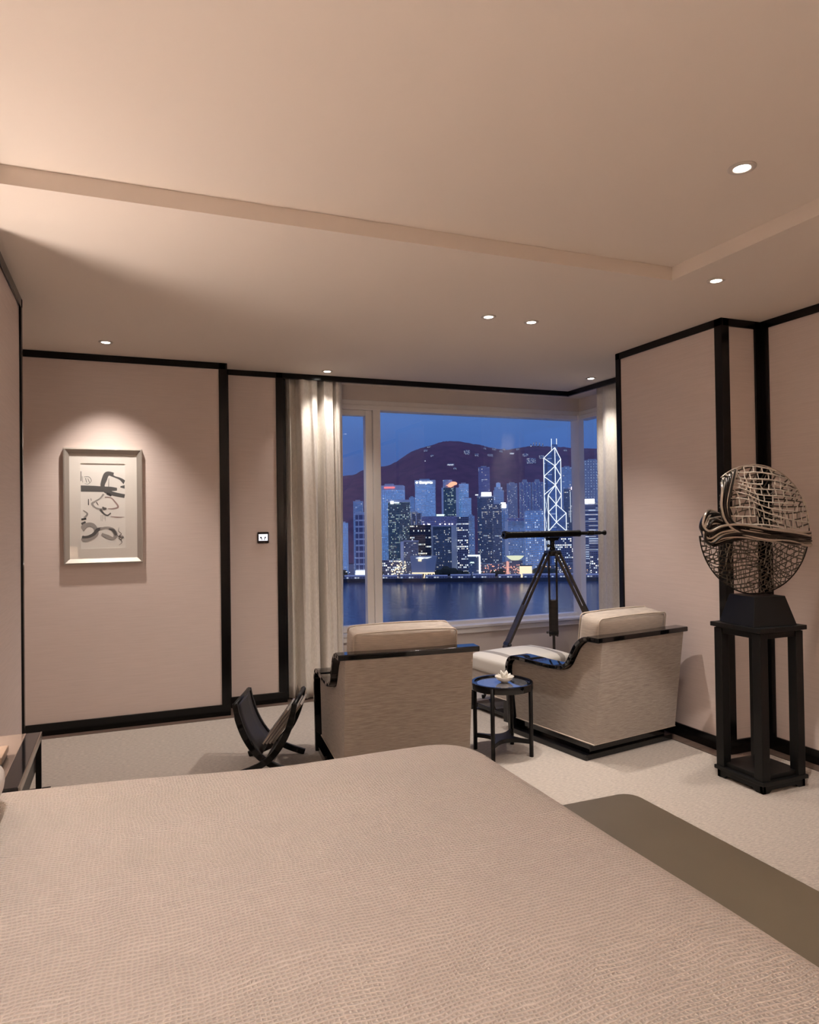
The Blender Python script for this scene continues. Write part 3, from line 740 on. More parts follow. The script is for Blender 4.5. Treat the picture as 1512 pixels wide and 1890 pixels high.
# ------------------------------------------------------------------ nightstand
def nightstand():
    x0, x1, y0, y1, H = -.90, -.305, 2.505, 3.143, .60
    t = thing('nightstand', 'dark nightstand with a glossy brown top beside the bed', 'nightstand', ((x0+x1)/2, (y0+y1)/2, 0))
    w, d = (x1-x0)/2, (y1-y0)/2
    MB().box(-w+.002, w-.055, -d+.002, d-.002, H-.022, H).build('top', M_ntop, t, bevel=.0015)
    MB().box(w-.055, w-.006, -d+.002, d-.002, H-.022, H-.0005).build('top_border', M_lacq, t, bevel=.0015)
    MB().box(w-.006, w, -d, d, H-.026, H).build('edge_strip', M_chrome, t, bevel=.001)
    MB().box(-w+.02, w-.02, -d+.02, d-.012, H-.145, H-.022).build('apron', M_sat, t, bevel=.002)
    for sx, sy in ((1, 1), (1, -1), (-1, 1), (-1, -1)):
        MB().box(sx*(w-.012)-.010, sx*(w-.012)+.010, sy*(d-.012)-.010, sy*(d-.012)+.010, 0, H-.022).build('leg', M_sat, t, bevel=.001)
    MB().box(-w+.02, w-.02, -d+.02, d-.02, .10, .12).build('lower_shelf', M_sat, t, bevel=.002)
    n = thing('notepad_box', 'flat brown box with a black base on the nightstand', 'box', (-.535, 2.80, H), 0)
    MB().box(-.150, .150, -.072, .075, .010, .034).build('lid', mat('tan_leather', (.33, .24, .18), .35), n, bevel=.003)
    MB().box(-.146, .146, -.068, .071, 0, .011).build('tray', M_sat, n, bevel=.001)
    # bedside lamp beyond the left edge of the view
    l = thing('table_lamp', 'bedside lamp with a drum shade standing on the nightstand', 'lamp', (-.755, 3.00, H))
    MB().lathe([(0, 0), (.06, 0), (.06, .012), (.012, .02), (.012, .34), (0, .34)], 24).build('lamp_base', M_sat, l, smooth=False)
    MB().lathe([(.115, .30), (.110, .52), (.108, .52), (.113, .30), (.115, .30)], 32).build('lamp_shade', M_shade, l, smooth=True)
    li = bpy.data.lights.new('bulb', 'POINT'); li.energy = 50; li.shadow_soft_size = .08; li.color = WARM
    lo = bpy.data.objects.new('bulb', li); COL.objects.link(lo); lo.parent = l; lo.location = (0, 0, .43)
nightstand()
def lamp2():
    t = thing('nightstand', 'second nightstand on the near side of the bed', 'nightstand', (-.62, .05, 0))
    MB().box(-.28, .28, -.28, .28, .578, .60).build('top', M_ntop, t, bevel=.002)
    MB().box(-.27, .27, -.27, .27, .45, .578).build('apron', M_sat, t, bevel=.002)
    for sx, sy in ((1, 1), (1, -1), (-1, 1), (-1, -1)): MB().box(sx*.26-.01, sx*.26+.01, sy*.26-.01, sy*.26+.01, 0, .46).build('leg', M_sat, t)
    l = thing('table_lamp', 'bedside lamp on the near nightstand', 'lamp', (-.70, .05, .60))
    MB().lathe([(0, 0), (.06, 0), (.06, .012), (.012, .02), (.012, .34), (0, .34)], 24).build('lamp_base', M_sat, l)
    MB().lathe([(.115, .30), (.110, .52), (.108, .52), (.113, .30), (.115, .30)], 32).build('lamp_shade', M_shade, l, smooth=True)
    li = bpy.data.lights.new('bulb', 'POINT'); li.energy = 72; li.shadow_soft_size = .08; li.color = WARM
    lo = bpy.data.objects.new('bulb', li); COL.objects.link(lo); lo.parent = l; lo.location = (0, 0, .43)
lamp2()
def fill_lamp():  # out-of-view lamp added to brighten the ceiling and walls
    l = thing('added_floor_lamp', 'added unseen floor lamp with a linen drum shade at the back of the room', 'lamp', (2.55, -1.25, 0))
    MB().lathe([(0, 0), (.15, 0), (.15, .02), (.014, .03), (.012, 1.52), (0, 1.52)], 28).build('lamp_base', M_sat, l)
    MB().lathe([(.22, 1.36), (.19, 1.66), (.187, 1.66), (.217, 1.36), (.22, 1.36)], 36).build('lamp_shade', M_shade, l, smooth=True)
    li = bpy.data.lights.new('bulb', 'POINT'); li.energy = 82; li.shadow_soft_size = .05; li.color = WARM
    lo = bpy.data.objects.new('bulb', li); COL.objects.link(lo); lo.parent = l; lo.location = (0, 0, 1.54)
fill_lamp()

# ------------------------------------------------------------------ picture and wall control
def picture():
    x0, x1, z0, z1, yf = -.380, .124, 1.143, 1.942, Y1-.038
    t = thing('framed_picture', 'abstract ink painting in a champagne frame on the far left wall', 'picture', ((x0+x1)/2, Y1, (z0+z1)/2))
    w, h, fw = (x1-x0)/2, (z1-z0)/2, .036
    # local: y negative is towards the room
    def bar(p):                       # mitred profile bar between outer and inner corners
        (ox0, oz0), (ox1, oz1), (ix1, iz1), (ix0, iz0) = p; m = MB(); v = m.b.verts.new
        A = [v((ox0, -.001, oz0)), v((ox0, -.038, oz0)), v((ox0+(ix0-ox0)*.25, -.040, oz0+(iz0-oz0)*.25)), v((ix0, -.020, iz0)), v((ix0, -.001, iz0))]
        B = [v((ox1, -.001, oz1)), v((ox1, -.038, oz1)), v((ox1+(ix1-ox1)*.25, -.040, oz1+(iz1-oz1)*.25)), v((ix1, -.020, iz1)), v((ix1, -.001, iz1))]
        for i in range(5): j = (i+1) % 5; m.b.faces.new((A[i], A[j], B[j], B[i]))
        m.b.faces.new(A[::-1]); m.b.faces.new(B)
        return m
    O = [(-w, -h), (w, -h), (w, h), (-w, h)]; I = [(-w+fw, -h+fw), (w-fw, -h+fw), (w-fw, h-fw), (-w+fw, h-fw)]
    for i in range(4):
        j = (i+1) % 4; bar((O[i], O[j], I[j], I[i])).build('frame_bar', M_silver, t)
    ax0, ax1, az0, az1 = -.146, .139, -.294, .296           # opening of the mat
    m = MB(); e = .001
    for q in ((-w+fw-.004, ax0, -h+fw-.004, h-fw+.004), (ax1, w-fw+.004, -h+fw-.004, h-fw+.004), (ax0, ax1, az1, h-fw+.004), (ax0, ax1, -h+fw-.004, az0)):
        m.box(q[0], q[1], -.014, -.009, q[2], q[3])
    m.build('mat_board', M_mat, t)
    MB().box(ax0-.02, ax1+.02, -.009, -.006, az0-.02, az1+.02).build('artwork_sheet', M_paper, t)
    W_, H_ = ax1-ax0, az1-az0
    def XZ(p):       # zoomed-photo coordinates of the sheet -> local
        return (ax0+(p[0]-312)/(680-312)*W_, az1-(p[1]-795)/(1488-795)*H_)
    lay = [0]
    def stroke(pts, wd, m_, k=6):
        lay[0] += 1; y = -.0092-.00004*lay[0]
        q = smooth_path([XZ(p) for p in pts], k); n = len(q); ws = wd if isinstance(wd, (list, tuple)) else [wd]*len(pts)
        b = MB(); L_, R_ = [], []
        for i in range(n):
            a = q[max(0, i-1)]; c = q[min(n-1, i+1)]; d = (c-a).normalized(); f = i/(n-1)*(len(ws)-1); j = min(int(f), len(ws)-2); w_ = (ws[j]+(ws[j+1]-ws[j])*(f-j))*W_/368/2
            s_ = Vector((-d.y, d.x))*w_
            def clip(p): return (max(ax0+.001, min(ax1-.001, p.x)), max(az0+.001, min(az1-.001, p.y)))
            l, r = clip(q[i]+s_), clip(q[i]-s_)
            L_.append(b.b.verts.new((l[0], y, l[1]))); R_.append(b.b.verts.new((r[0], y, r[1])))
        for i in range(n-1):
            b.b.faces.new((L_[i], L_[i+1], R_[i+1], R_[i]))
        b.build('ink_stroke', m_, t)
    stroke([(312, 1000), (420, 1002), (500, 1005), (560, 1003), (612, 1005)], [56, 54, 50, 40, 24], M_ink1)
    stroke([(585, 880), (530, 880), (505, 930), (492, 980), (520, 1020), (590, 1045), (676, 1062)], [26, 44, 44, 34, 40, 36, 34], M_ink1)
    stroke([(540, 880), (600, 905), (640, 920), (680, 950)], [20, 14, 20, 38], M_ink1)
    stroke([(640, 985), (676, 985)], [10, 34], M_ink1)
    stroke([(502, 950), (500, 985)], [3, 2], M_ink1); stroke([(545, 915), (542, 985)], [3, 5], M_ink1)
    stroke([(525, 1040), (550, 1050), (562, 1062)], [18, 22, 10], M_ink3)
    stroke([(314, 860), (316, 940)], [8, 6], M_ink3)
    stroke([(340, 905), (380, 905), (400, 935), (375, 962), (345, 960)], [3, 4, 4, 3, 2], M_ink1)
    stroke([(352, 915), (362, 950)], 4, M_ink1); stroke([(372, 918), (384, 950)], 4, M_ink1); stroke([(326, 900), (330, 950)], 3, M_ink1)
    stroke([(375, 1085), (375, 1135)], [6, 8], M_ink3); stroke([(395, 1080), (398, 1100)], 4, M_ink3)
    stroke([(500, 1045), (470, 1080), (430, 1105), (405, 1125), (430, 1155), (480, 1170), (520, 1165)], [16, 10, 14, 20, 12, 18, 22], M_ink2)
    stroke([(510, 1070), (560, 1075), (595, 1110), (620, 1150), (580, 1165), (535, 1165)], [10, 8, 12, 14, 12, 6], M_ink4)
    stroke([(470, 1170), (500, 1205), (530, 1220), (558, 1200)], [20, 14, 12, 10], M_ink1)
    stroke([(490, 1150), (505, 1165), (522, 1160)], [10, 26, 12], M_ink1); stroke([(440, 1110), (455, 1135)], [8, 4], M_ink3)
    for x_ in (475, 485, 495, 505, 512): stroke([(x_, 1215), (x_+2, 1250+(x_ % 9)*2)], 2.5, M_ink2)
    stroke([(555, 1228), (610, 1235), (672, 1236)], [4, 10, 2], M_ink4)
    stroke([(330, 1175), (365, 1205), (340, 1240)], [3, 14, 20], M_ink2); stroke([(316, 1250), (356, 1245)], [14, 16], M_ink3)
    stroke([(316, 1290), (350, 1270)], [26, 14], M_ink1)
    stroke([(316, 1335), (350, 1300), (400, 1295), (430, 1325), (435, 1370), (400, 1400), (350, 1410), (316, 1395)], [46, 40, 36, 34, 40, 40, 50, 40], M_ink2)
    stroke([(320, 1395), (370, 1392), (415, 1372), (450, 1335), (490, 1322)], [20, 24, 28, 30, 12], M_ink1)
    stroke([(470, 1330), (520, 1320), (570, 1335), (596, 1375), (580, 1410), (530, 1395), (480, 1372)], [18, 18, 30, 36, 24, 36, 22], M_ink2)
    stroke([(540, 1330), (580, 1345), (600, 1385)], [10, 26, 20], M_ink1)
    stroke([(625, 1320), (622, 1350), (645, 1372), (628, 1390), (660, 1395), (640, 1420), (622, 1405), (650, 1440), (625, 1465)], [2, 4, 4, 6, 5, 6, 5, 4, 2], M_ink3)
    stroke([(610, 1385), (632, 1400), (668, 1408)], [3, 8, 3], M_ink3)
    MB().box(-w+fw-.003, w-fw+.003, -.0185, -.0165, -h+fw-.003, h-fw+.003).build('glazing', M_glaze, t)
picture()
def control():
    t = thing('wall_control', 'small square black wall control with a lit white screen', 'wall control', (1.0115, Y2, 1.294))
    s = .0445; rc = .008; poly = []
    for cx, cz, a in ((s-rc, s-rc, 0), (-s+rc, s-rc, 90), (-s+rc, -s+rc, 180), (s-rc, -s+rc, 270)):
        for i in range(5): q = R(a+90*i/4); poly.append((cx+rc*math.cos(q), cz+rc*math.sin(q)))
    MB().prism(poly, -.014, -.0005, 'y').build('casing', M_lacq, t, bevel=.002)
    MB().box(-.035, .035, -.0146, -.013, -.024, .027).build('screen', emit('screen_white', (.90, .88, 1.0), .95), t)
    mg = mat('screen_grey', (.05, .05, .06), .5)
    def sh(p, m_=mg):
        # 25.2 zoom px per photo px; 226 photo px per metre
        q = [((x-645)/25.2/226, -(y-808)/25.2/226) for x, y in p]
        MB().prism(q, -.0150, -.0146, 'y').build('screen_symbol', m_, t)
    sh([(500, 770), (575, 770), (600, 905), (575, 925), (555, 850), (510, 830)]); sh([(715, 760), (770, 780), (765, 825), (720, 850), (705, 925), (680, 905)])
control()

# ------------------------------------------------------------------ curtains
def curtain(label, pts, z0, z1, hem_out, amp_dir):
    """pts: plan polyline (dense) of the cloth; pleats tighten at the top"""
    m = MB(); n = len(pts); rows = []; zs = [z0+(z1-z0)*i/26 for i in range(27)]
    mid = Vector((sum(p.x for p in pts)/n, sum(p.y for p in pts)/n))
    for z in zs:
        f = (z-z0)/(z1-z0); row = []
        for i, p in enumerate(pts):
            g = .82+.18*(1-f)**.7
            off = (p-mid).dot(amp_dir)
            q = p-amp_dir*off*(1-g)
            q = q+amp_dir*.006*math.sin(i*.9+6*f)*f*(1-f)*4 + Vector((-amp_dir.y, amp_dir.x))*.008*math.sin(3.1*f+i*.35)
            row.append(m.b.verts.new((q.x, q.y, z)))
        rows.append(row)
    for A, B in zip(rows, rows[1:]):
        for i in range(n-1): m.b.faces.new((A[i], A[i+1], B[i+1], B[i]))
    t = thing('curtain', label, 'curtain', (0, 0, 0), 0, 'long linen curtains at the corner window')
    o = m.build('cloth', M_curt, t, smooth=True); sd = o.modifiers.new('thick', 'SOLIDIFY'); sd.thickness = .004
    hm = MB(); rr = []
    for z in (z0-.0005, z0+.10):
        rr.append([hm.b.verts.new((p.x, p.y, z)) for p in [v for v in pts]])
    hm.b.free()
    return t
Yv = Vector((0, 1)); Xv = Vector((1, 0))
left = smooth_path([(1.205, 5.72), (1.225, 5.665), (1.25, 5.625), (1.275, 5.68), (1.30, 5.70), (1.315, 5.60), (1.345, 5.565), (1.385, 5.60), (1.43, 5.575), (1.465, 5.60), (1.475, 5.70), (1.49, 5.74), (1.505, 5.71), (1.512, 5.61), (1.53, 5.585), (1.56, 5.60), (1.585, 5.592), (1.603, 5.61), (1.612, 5.67), (1.622, 5.65), (1.64, 5.615), (1.665, 5.625), (1.685, 5.67)], 6)
curtain('left curtain, wide and pale, beside the narrow panel with the wall control', left, .004, 2.585, None, Yv)
right = smooth_path([(4.06, 4.26), (4.00, 4.34), (3.95, 4.44), (4.03, 4.52), (4.04, 4.60), (3.96, 4.66), (3.955, 4.74), (4.03, 4.80), (4.03, 4.86), (3.96, 4.90), (3.945, 4.96), (3.975, 5.01), (4.01, 5.03), (3.965, 5.06), (3.94, 5.12), (3.96, 5.18), (4.00, 5.20), (3.985, 5.235), (3.965, 5.275), (4.0, 5.32)], 6)
curtain('right curtain, narrow and pale, between the corner window and the column', right, .004, 2.585, None, Xv)

# ------------------------------------------------------------------ the city across the harbour (metres, real depth)
TH = R(27)
ER = Vector((math.cos(TH), -math.sin(TH), 0)); ED = Vector((math.sin(TH), math.cos(TH), 0))
def CP3(r, d, z): return ER*r+ED*d+Vector((0, 0, z))
GZ = -104.0
_fc = [0]
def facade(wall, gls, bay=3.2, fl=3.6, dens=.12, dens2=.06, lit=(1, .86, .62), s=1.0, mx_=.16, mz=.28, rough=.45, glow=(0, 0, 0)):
    _fc[0] += 1
    m = bpy.data.materials.new('night_facade_%d' % _fc[0]); m.use_nodes = True; nt = m.node_tree; L = nt.links.new; b = nt.nodes['Principled BSDF']
    def M(op, a, c=None, e=None):
        n = nt.nodes.new('ShaderNodeMath'); n.operation = op
        for i, q in enumerate((a, c, e)):
            if q is None: continue
            if isinstance(q, (int, float)): n.inputs[i].default_value = q
            else: L(q, n.inputs[i])
        return n.outputs[0]
    tc = nt.nodes.new('ShaderNodeTexCoord'); sp = nt.nodes.new('ShaderNodeSeparateXYZ'); L(tc.outputs['Object'], sp.inputs[0])
    u = M('DIVIDE', M('ADD', sp.outputs[0], M('ADD', sp.outputs[1], 500.0)), bay); v = M('DIVIDE', sp.outputs[2], fl)
    cu, cv, fu, fv = M('FLOOR', u), M('FLOOR', v), M('FRACT', u), M('FRACT', v)
    win = M('MULTIPLY', M('MULTIPLY', M('GREATER_THAN', fu, mx_), M('LESS_THAN', fu, 1-mx_)), M('MULTIPLY', M('GREATER_THAN', fv, mz), M('LESS_THAN', fv, .86)))
    def wn(a, c, k):
        cb = nt.nodes.new('ShaderNodeCombineXYZ'); L(a, cb.inputs[0]); L(c, cb.inputs[1]); cb.inputs[2].default_value = k+_fc[0]*7
        w = nt.nodes.new('ShaderNodeTexWhiteNoise'); w.noise_dimensions = '3D'; L(cb.outputs[0], w.inputs[0]); return w.outputs[0]
    l1 = M('LESS_THAN', wn(cu, cv, 1), dens); l2 = M('MULTIPLY', M('LESS_THAN', wn(M('FLOOR', M('DIVIDE', cu, 5.0)), cv, 2), dens2), M('LESS_THAN', wn(cu, cv, 3), .8))
    lt = M('MULTIPLY', M('MAXIMUM', l1, l2), win)
    mx = nt.nodes.new('ShaderNodeMixRGB'); mx.inputs[1].default_value = (*wall, 1); mx.inputs[2].default_value = (*gls, 1); L(win, mx.inputs[0]); L(mx.outputs[0], b.inputs['Base Color'])
    b.inputs['Roughness'].default_value = rough; b.inputs['Specular IOR Level'].default_value = .25
    mc = nt.nodes.new('ShaderNodeMixRGB'); mc.inputs[1].default_value = (*lit, 1); mc.inputs[2].default_value = (.62, .80, 1, 1); L(wn(cu, cv, 5), mc.inputs[0])
    lv = nt.nodes.new('ShaderNodeVectorMath'); lv.operation = 'SCALE'; L(mc.outputs[0], lv.inputs[0]); L(M('MULTIPLY', lt, M('MULTIPLY_ADD', wn(cu, cv, 4), s*.8, s*.25)), lv.inputs['Scale'])
    gv = nt.nodes.new('ShaderNodeVectorMath'); gv.operation = 'SCALE'; gv.inputs[0].default_value = glow; L(M('MULTIPLY', win, M('MULTIPLY_ADD', wn(cu, cv, 6), .8, .6)), gv.inputs['Scale'])   # dim glow added to every pane, standing in for floodlight on the facades
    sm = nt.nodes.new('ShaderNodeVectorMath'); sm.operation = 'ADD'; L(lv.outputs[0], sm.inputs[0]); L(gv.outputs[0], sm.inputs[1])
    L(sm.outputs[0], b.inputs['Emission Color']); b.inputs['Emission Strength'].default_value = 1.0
    return m
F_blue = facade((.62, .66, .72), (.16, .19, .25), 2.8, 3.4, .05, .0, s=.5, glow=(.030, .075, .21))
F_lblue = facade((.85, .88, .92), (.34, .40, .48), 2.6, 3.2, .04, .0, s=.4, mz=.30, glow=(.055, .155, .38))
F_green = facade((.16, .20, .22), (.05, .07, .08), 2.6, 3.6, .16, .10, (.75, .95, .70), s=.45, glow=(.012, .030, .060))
F_dark = facade((.10, .10, .13), (.03, .03, .04), 3.0, 4.4, .05, .16, (1, .90, .66), s=1.1)
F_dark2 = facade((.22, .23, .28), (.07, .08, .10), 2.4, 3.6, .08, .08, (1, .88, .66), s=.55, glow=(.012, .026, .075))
F_lit = facade((.30, .32, .42), (.08, .08, .12), 3.4, 4.0, .05, .42, (1, .92, .72), s=1.25)
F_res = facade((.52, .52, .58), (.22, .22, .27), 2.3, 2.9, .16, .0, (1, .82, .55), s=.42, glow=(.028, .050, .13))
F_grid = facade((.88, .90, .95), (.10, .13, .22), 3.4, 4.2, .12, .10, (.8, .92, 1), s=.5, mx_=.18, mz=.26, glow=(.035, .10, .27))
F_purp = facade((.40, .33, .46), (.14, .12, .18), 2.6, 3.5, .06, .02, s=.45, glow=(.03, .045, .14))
F_wgrid = facade((.95, .95, 1.0), (.22, .22, .34), 9.0, 12.0, .0, .0, s=.3, mx_=.07, mz=.12)
F_band = facade((.35, .36, .46), (.10, .10, .15), 14., 4.4, .0, .62, (.95, .93, 1), s=.7, mx_=.0, mz=.5)
F_dots = facade((.60, .62, .66), (.30, .36, .46), 6.0, 6.2, .95, .0, (.55, .75, 1), s=.35, mx_=.36, mz=.5)
C_crown = mat('city_crown', (.84, .90, .96), .6)
C_plain = mat('city_concrete', (.55, .57, .62), .7)
C_darkp = mat('city_dark', (.07, .07, .09), .5)
S_white = emit('sign_white', (.95, .97, 1), 2.2); S_soft = emit('sign_soft_white', (.80, .88, 1), .9); S_red = emit('sign_red', (1, .25, .28), .75); S_oran = emit('sign_orange', (1, .42, .28), 1.0)
S_green = emit('sign_green', (.65, 1, .90), 1.1); S_pink = emit('sign_pink', (1, .78, .90), 2.0); S_warm = emit('warm_flood', (1, .80, .55), .85); S_rose = emit('rose_flood', (1, .50, .45), .6); S_line = emit('tower_outline_light', (.80, .90, 1), 1.25); S_line2 = emit('tower_outline_faint', (.70, .82, 1), .6)

def tower(name, label, r, w, d, dep, zt, m, roof=True, group=None):
    t = thing(name, label, 'building', tuple(CP3(r, d, GZ)), -TH, group)
    dep = min(dep, 16); h = zt-GZ
    MB().box(-w/2, w/2, 0, dep, 0, h).build('body', m, t)
    if roof: MB().box(-w*.28, w*.22, dep*.2, dep*.7, h, h+2.6).build('roof_plant', C_plain, t)
    return t, h
def crown(t, w, dep, z0, z1, m=C_crown, over=.6, x=0):
    dep = min(dep, 16); MB().box(x-w/2-over, x+w/2+over, -over, dep+over, z0, z1).build('crown', m, t)
def sign(t, x0, x1, z0, z1, m, y=-1.0): MB().box(x0, x1, y-.6, y, z0, z1).build('sign', m, t)

def city():
    # ground, harbour, hill
    def slab(name, r0, r1, d0, d1, z0, z1, m):
        v = MB(); v.box(r0, r1, d0, d1, z0, z1, Matrix.Rotation(-TH, 4, 'Z')); return struct(v.build(name, m))
    slab('floor_shore', -2600, 2600, 1285, 3600, -112, GZ, mat('shore_ground', (.22, .22, .26), .8))
    slab('trim_seawall', -2600, 2600, 1283.5, 1285, -112, GZ+1.0, mat('seawall_stone', (.05, .05, .06), .8))
    wm = bpy.data.materials.new('harbour_water'); wm.use_nodes = True; nt = wm.node_tree; L = nt.links.new; b = nt.nodes['Principled BSDF']
    b.inputs['Base Color'].default_value = (.05, .085, .17, 1); b.inputs['Roughness'].default_value = .2
    tc = nt.nodes.new('ShaderNodeTexCoord'); n = nt.nodes.new('ShaderNodeTexNoise'); n.inputs['Scale'].default_value = .05; n.inputs['Detail'].default_value = 5; L(tc.outputs['Object'], n.inputs['Vector'])
    bp = nt.nodes.new('ShaderNodeBump'); bp.inputs['Strength'].default_value = .5; bp.inputs['Distance'].default_value = 1.2; L(n.outputs['Fac'], bp.inputs['Height']); L(bp.outputs[0], b.inputs['Normal'])
    slab('floor_harbour', -4000, 4000, 30, 1284, -114, -110, wm)
    ridge = [(-1500, 120), (-1050, 170), (-721, 198), (-626, 187), (-546, 199.6), (-497, 203), (-464, 221), (-389, 233.5), (-356, 237.5), (-316, 255), (-260, 291), (-216, 308), (-181, 317), (-124, 334), (-89, 336.4), (-43, 334), (2, 324), (47, 316), (81, 306), (149, 295), (206, 303), (262, 308.6), (318, 305), (374, 301.5), (442, 295), (524, 291), (693, 271.6), (953, 232), (1400, 190), (1900, 120)]
    rp = smooth_path(ridge, 5)
    rng = random.Random(2)
    def hill_z(r, d):
        for a, c in zip(rp, rp[1:]):
            if a.x <= r <= c.x+1e-6:
                zr = a.y+(c.y-a.y)*(r-a.x)/max(1e-6, c.x-a.x); break
        else: zr = 120
        t = (3000-d)/1250
        return GZ+(zr-GZ)*max(0, 1-t)**1.15 + 10*math.sin(r*.021+d*.006)*math.sin(d*.012+r*.004)*max(0, min(1, t*4))*max(0, 1-t)
    hm = MB(); rows = []
    for k in range(19):
        d = 3000-k*(1250/18)
        rows.append([hm.b.verts.new(CP3(p.x, d, hill_z(p.x, d)+(rng.uniform(-2.2, 2.2) if k else rng.uniform(-1, 1.4)))) for p in rp])
    rows.insert(0, [hm.b.verts.new(CP3(p.x, 3400, p.y*.5-60)) for p in rp])
    for A, B in zip(rows, rows[1:]):
        for i in range(len(A)-1): hm.b.faces.new((A[i], A[i+1], B[i+1], B[i]))
    hill = hm.build('hill', mat('wooded_hill', (.20, .095, .15), .95, var=((.02, .02, .02), (.14, .075, .125))), smooth=True)  # dusk haze is put into the purple base colour
    tag(hill, 'dark wooded hill rising behind the skyline', 'hill')
    houses = [(-153.3, 270.6, 14, 3), (-165.4, 256.9, 14, 4), (-141.8, 238.4, 12, 3), (-168, 219, 4, 3), (-74.6, 203.1, 26, 4), (-59, 188.8, 12, 3), (50.7, 259.9, 10, 4), (84.1, 255.2, 14, 5), (109.5, 248.6, 12, 4), (148.5, 239.9, 16, 3), (197.2, 230.9, 20, 6), (218.2, 204.8, 32, 14), (255.4, 221.7, 18, 8), (380.6, 197.4, 18, 5), (-14.6, 243.5, 22, 10), (20.8, 236.8, 14, 5), (70, 233.7, 20, 5), (227.2, 274, 3, 10), (237, 279, 3, 12), (248.6, 275, 3, 10), (260.2, 270, 3, 8), (217.4, 270, 4, 6), (120, 262, 10, 3), (170, 255, 12, 4), (300, 252, 16, 4), (340, 248, 12, 3)]
    Fh = facade((.60, .58, .62), (.25, .25, .3), 3, 3.2, .30, .0, (1, .90, .75), s=.7)
    ORD = ['first', 'second', 'third', 'fourth', 'fifth', 'sixth', 'seventh', 'eighth', 'ninth', 'tenth', 'eleventh', 'twelfth', 'thirteenth', 'fourteenth', 'fifteenth', 'sixteenth', 'seventeenth', 'eighteenth', 'nineteenth', 'twentieth', 'twenty-first', 'twenty-second', 'twenty-third', 'twenty-fourth', 'twenty-fifth', 'twenty-sixth']
    houses.sort()
    for k, (r, z, w, h) in enumerate(houses):
        d = 3050
        while d > 1800:
            q = d/2600
            if hill_z(r*q, min(d, 3000)) <= 1.4+(z-1.4)*q: 
                d -= 10
                if hill_z(r*(d/2600), d) > 1.4+(z-1.4)*d/2600: break
                continue
            d -= 10
        # walk back from the camera side to the first hit
        d = 1800
        while d < 2995 and hill_z(r*d/2600, d) < 1.4+(z-1.4)*d/2600: d += 5
        q = d/2600; zz = hill_z(r*q, d)
        t = thing('hill_house', 'pale lit %s on the dark hillside, %s from the left' % ('slim tower' if w < 5 else 'long terrace' if w > 17 else 'house', ORD[k]), 'building', tuple(CP3(r*q, d-6, zz-8)), -TH, 'lit houses on the hillside')
        MB().box(-w*q/2, w*q/2, 0, 14, 0, 8+h*1.25*q).build('body', Fh, t); MB().box(-w*q*.3, w*q*.2, 3, 9, 8+h*1.25*q, 9.2+h*1.25*q).build('roof_plant', C_plain, t)
        if w in (4, 26, 16): MB().box(-w*q*.4, w*q*.4, -1, -.2, 8, 9.4).build('flood_light', S_soft, t)

    # towers: r, width, depth ...
    t, h = tower('office_tower', 'white-framed slab left of the window mullion, bright grid', -211.6, 22.1, 1345, 30, 15.8, F_wgrid); crown(t, 22, 30, h, h+4, C_crown)
    MB().box(-12, 12, -3, 0, 0, 12).build('podium', S_soft, t)
    tower('office_tower', 'grey-blue tower behind the white-framed slab', -230.3, 17.8, 1420, 40, 43.1, F_blue)
    tower('office_tower', 'small slim tower nearest the left curtain', -257.2, 15.4, 1400, 40, -.4, F_lblue)
    # curved pale tower with a red sign
    t = thing('curved_tower', 'tall pale blue curved tower with a red sign', 'building', tuple(CP3(-165.4, 1450, GZ)), -TH); h = 75.2-GZ
    pl = [(-25.2+50.4*i/14, -9*math.sin(PI*i/14)) for i in range(15)]+[(25.2, 40), (-25.2, 40)]
    MB().prism(pl, 0, h-9).build('body', F_lblue, t); MB().prism(pl, h-9, h).build('crown', C_crown, t)
    MB().box(-13, 9, -10.4, -9.8, h-6.5, h-3.4).build('sign', S_red, t); MB().box(-14, 4, 8, 25, h, h+4).build('roof_plant', C_plain, t)
    t, h = tower('glass_tower', 'dark green glass tower with a small white sign', -142.9, 42.8, 1385, 40, 39.6, F_green); crown(t, 42.8, 40, h-1, h+3.5); MB().box(-16, -10, -2.2, -1, h-4.2, h+.6).build('sign', S_white, t); MB().box(-9, 1, -2.2, -1, h-3.2, h-1).build('sign', S_soft, t)
    t, h = tower('hotel_tower', 'pale blue slab tower with white lettering along its crown', -96.8, 42, 1480, 40, 86.7, F_lblue); crown(t, 42, 40, h-9.5, h, C_crown)
    text_mesh('sign', 'Shangri-La', 6.6, S_white, t, (2, -1.4, h-5.2), (R(90), 0, 0), .3)
    MB().lathe([(0, -.3), (2.0, -.3), (2.0, .3), (0, .3)], 16, Matrix.Translation((-17.0, -1.2, h-5)) @ Matrix.Rotation(R(90), 4, 'X')).build('sign', S_white, t)
    MB().box(-20, 8, -.5, 0, h-92, h-90.5).build('service_band', C_darkp, t)
    tower('office_tower', 'narrow pale tower just left of the lettered hotel tower', -126.8, 11.5, 1500, 30, 51.5, F_blue)
    t, h = tower('office_tower', 'dark low tower with pale edge columns below the lettered tower', -114, 29, 1400, 40, 17, F_dark2)
    for x in (-14, -5, 4, 14): MB().box(x-.8, x+.8, -.8, 0, h-45, h).build('edge_column', C_crown, t)
    tower('office_block', 'black block with sparse bright window rows', -100.3, 41, 1370, 30, -6.7, F_dark, False)
    t, h = tower('office_block', 'low dark block with a pale blue side strip', -116, 26.9, 1335, 25, -37.9, F_dark2, False); MB().box(-19.4, -13.4, -1, 24, 0, h).build('side_wall', C_crown, t); crown(t, 26.9, 25, h, h+2.2, C_plain)
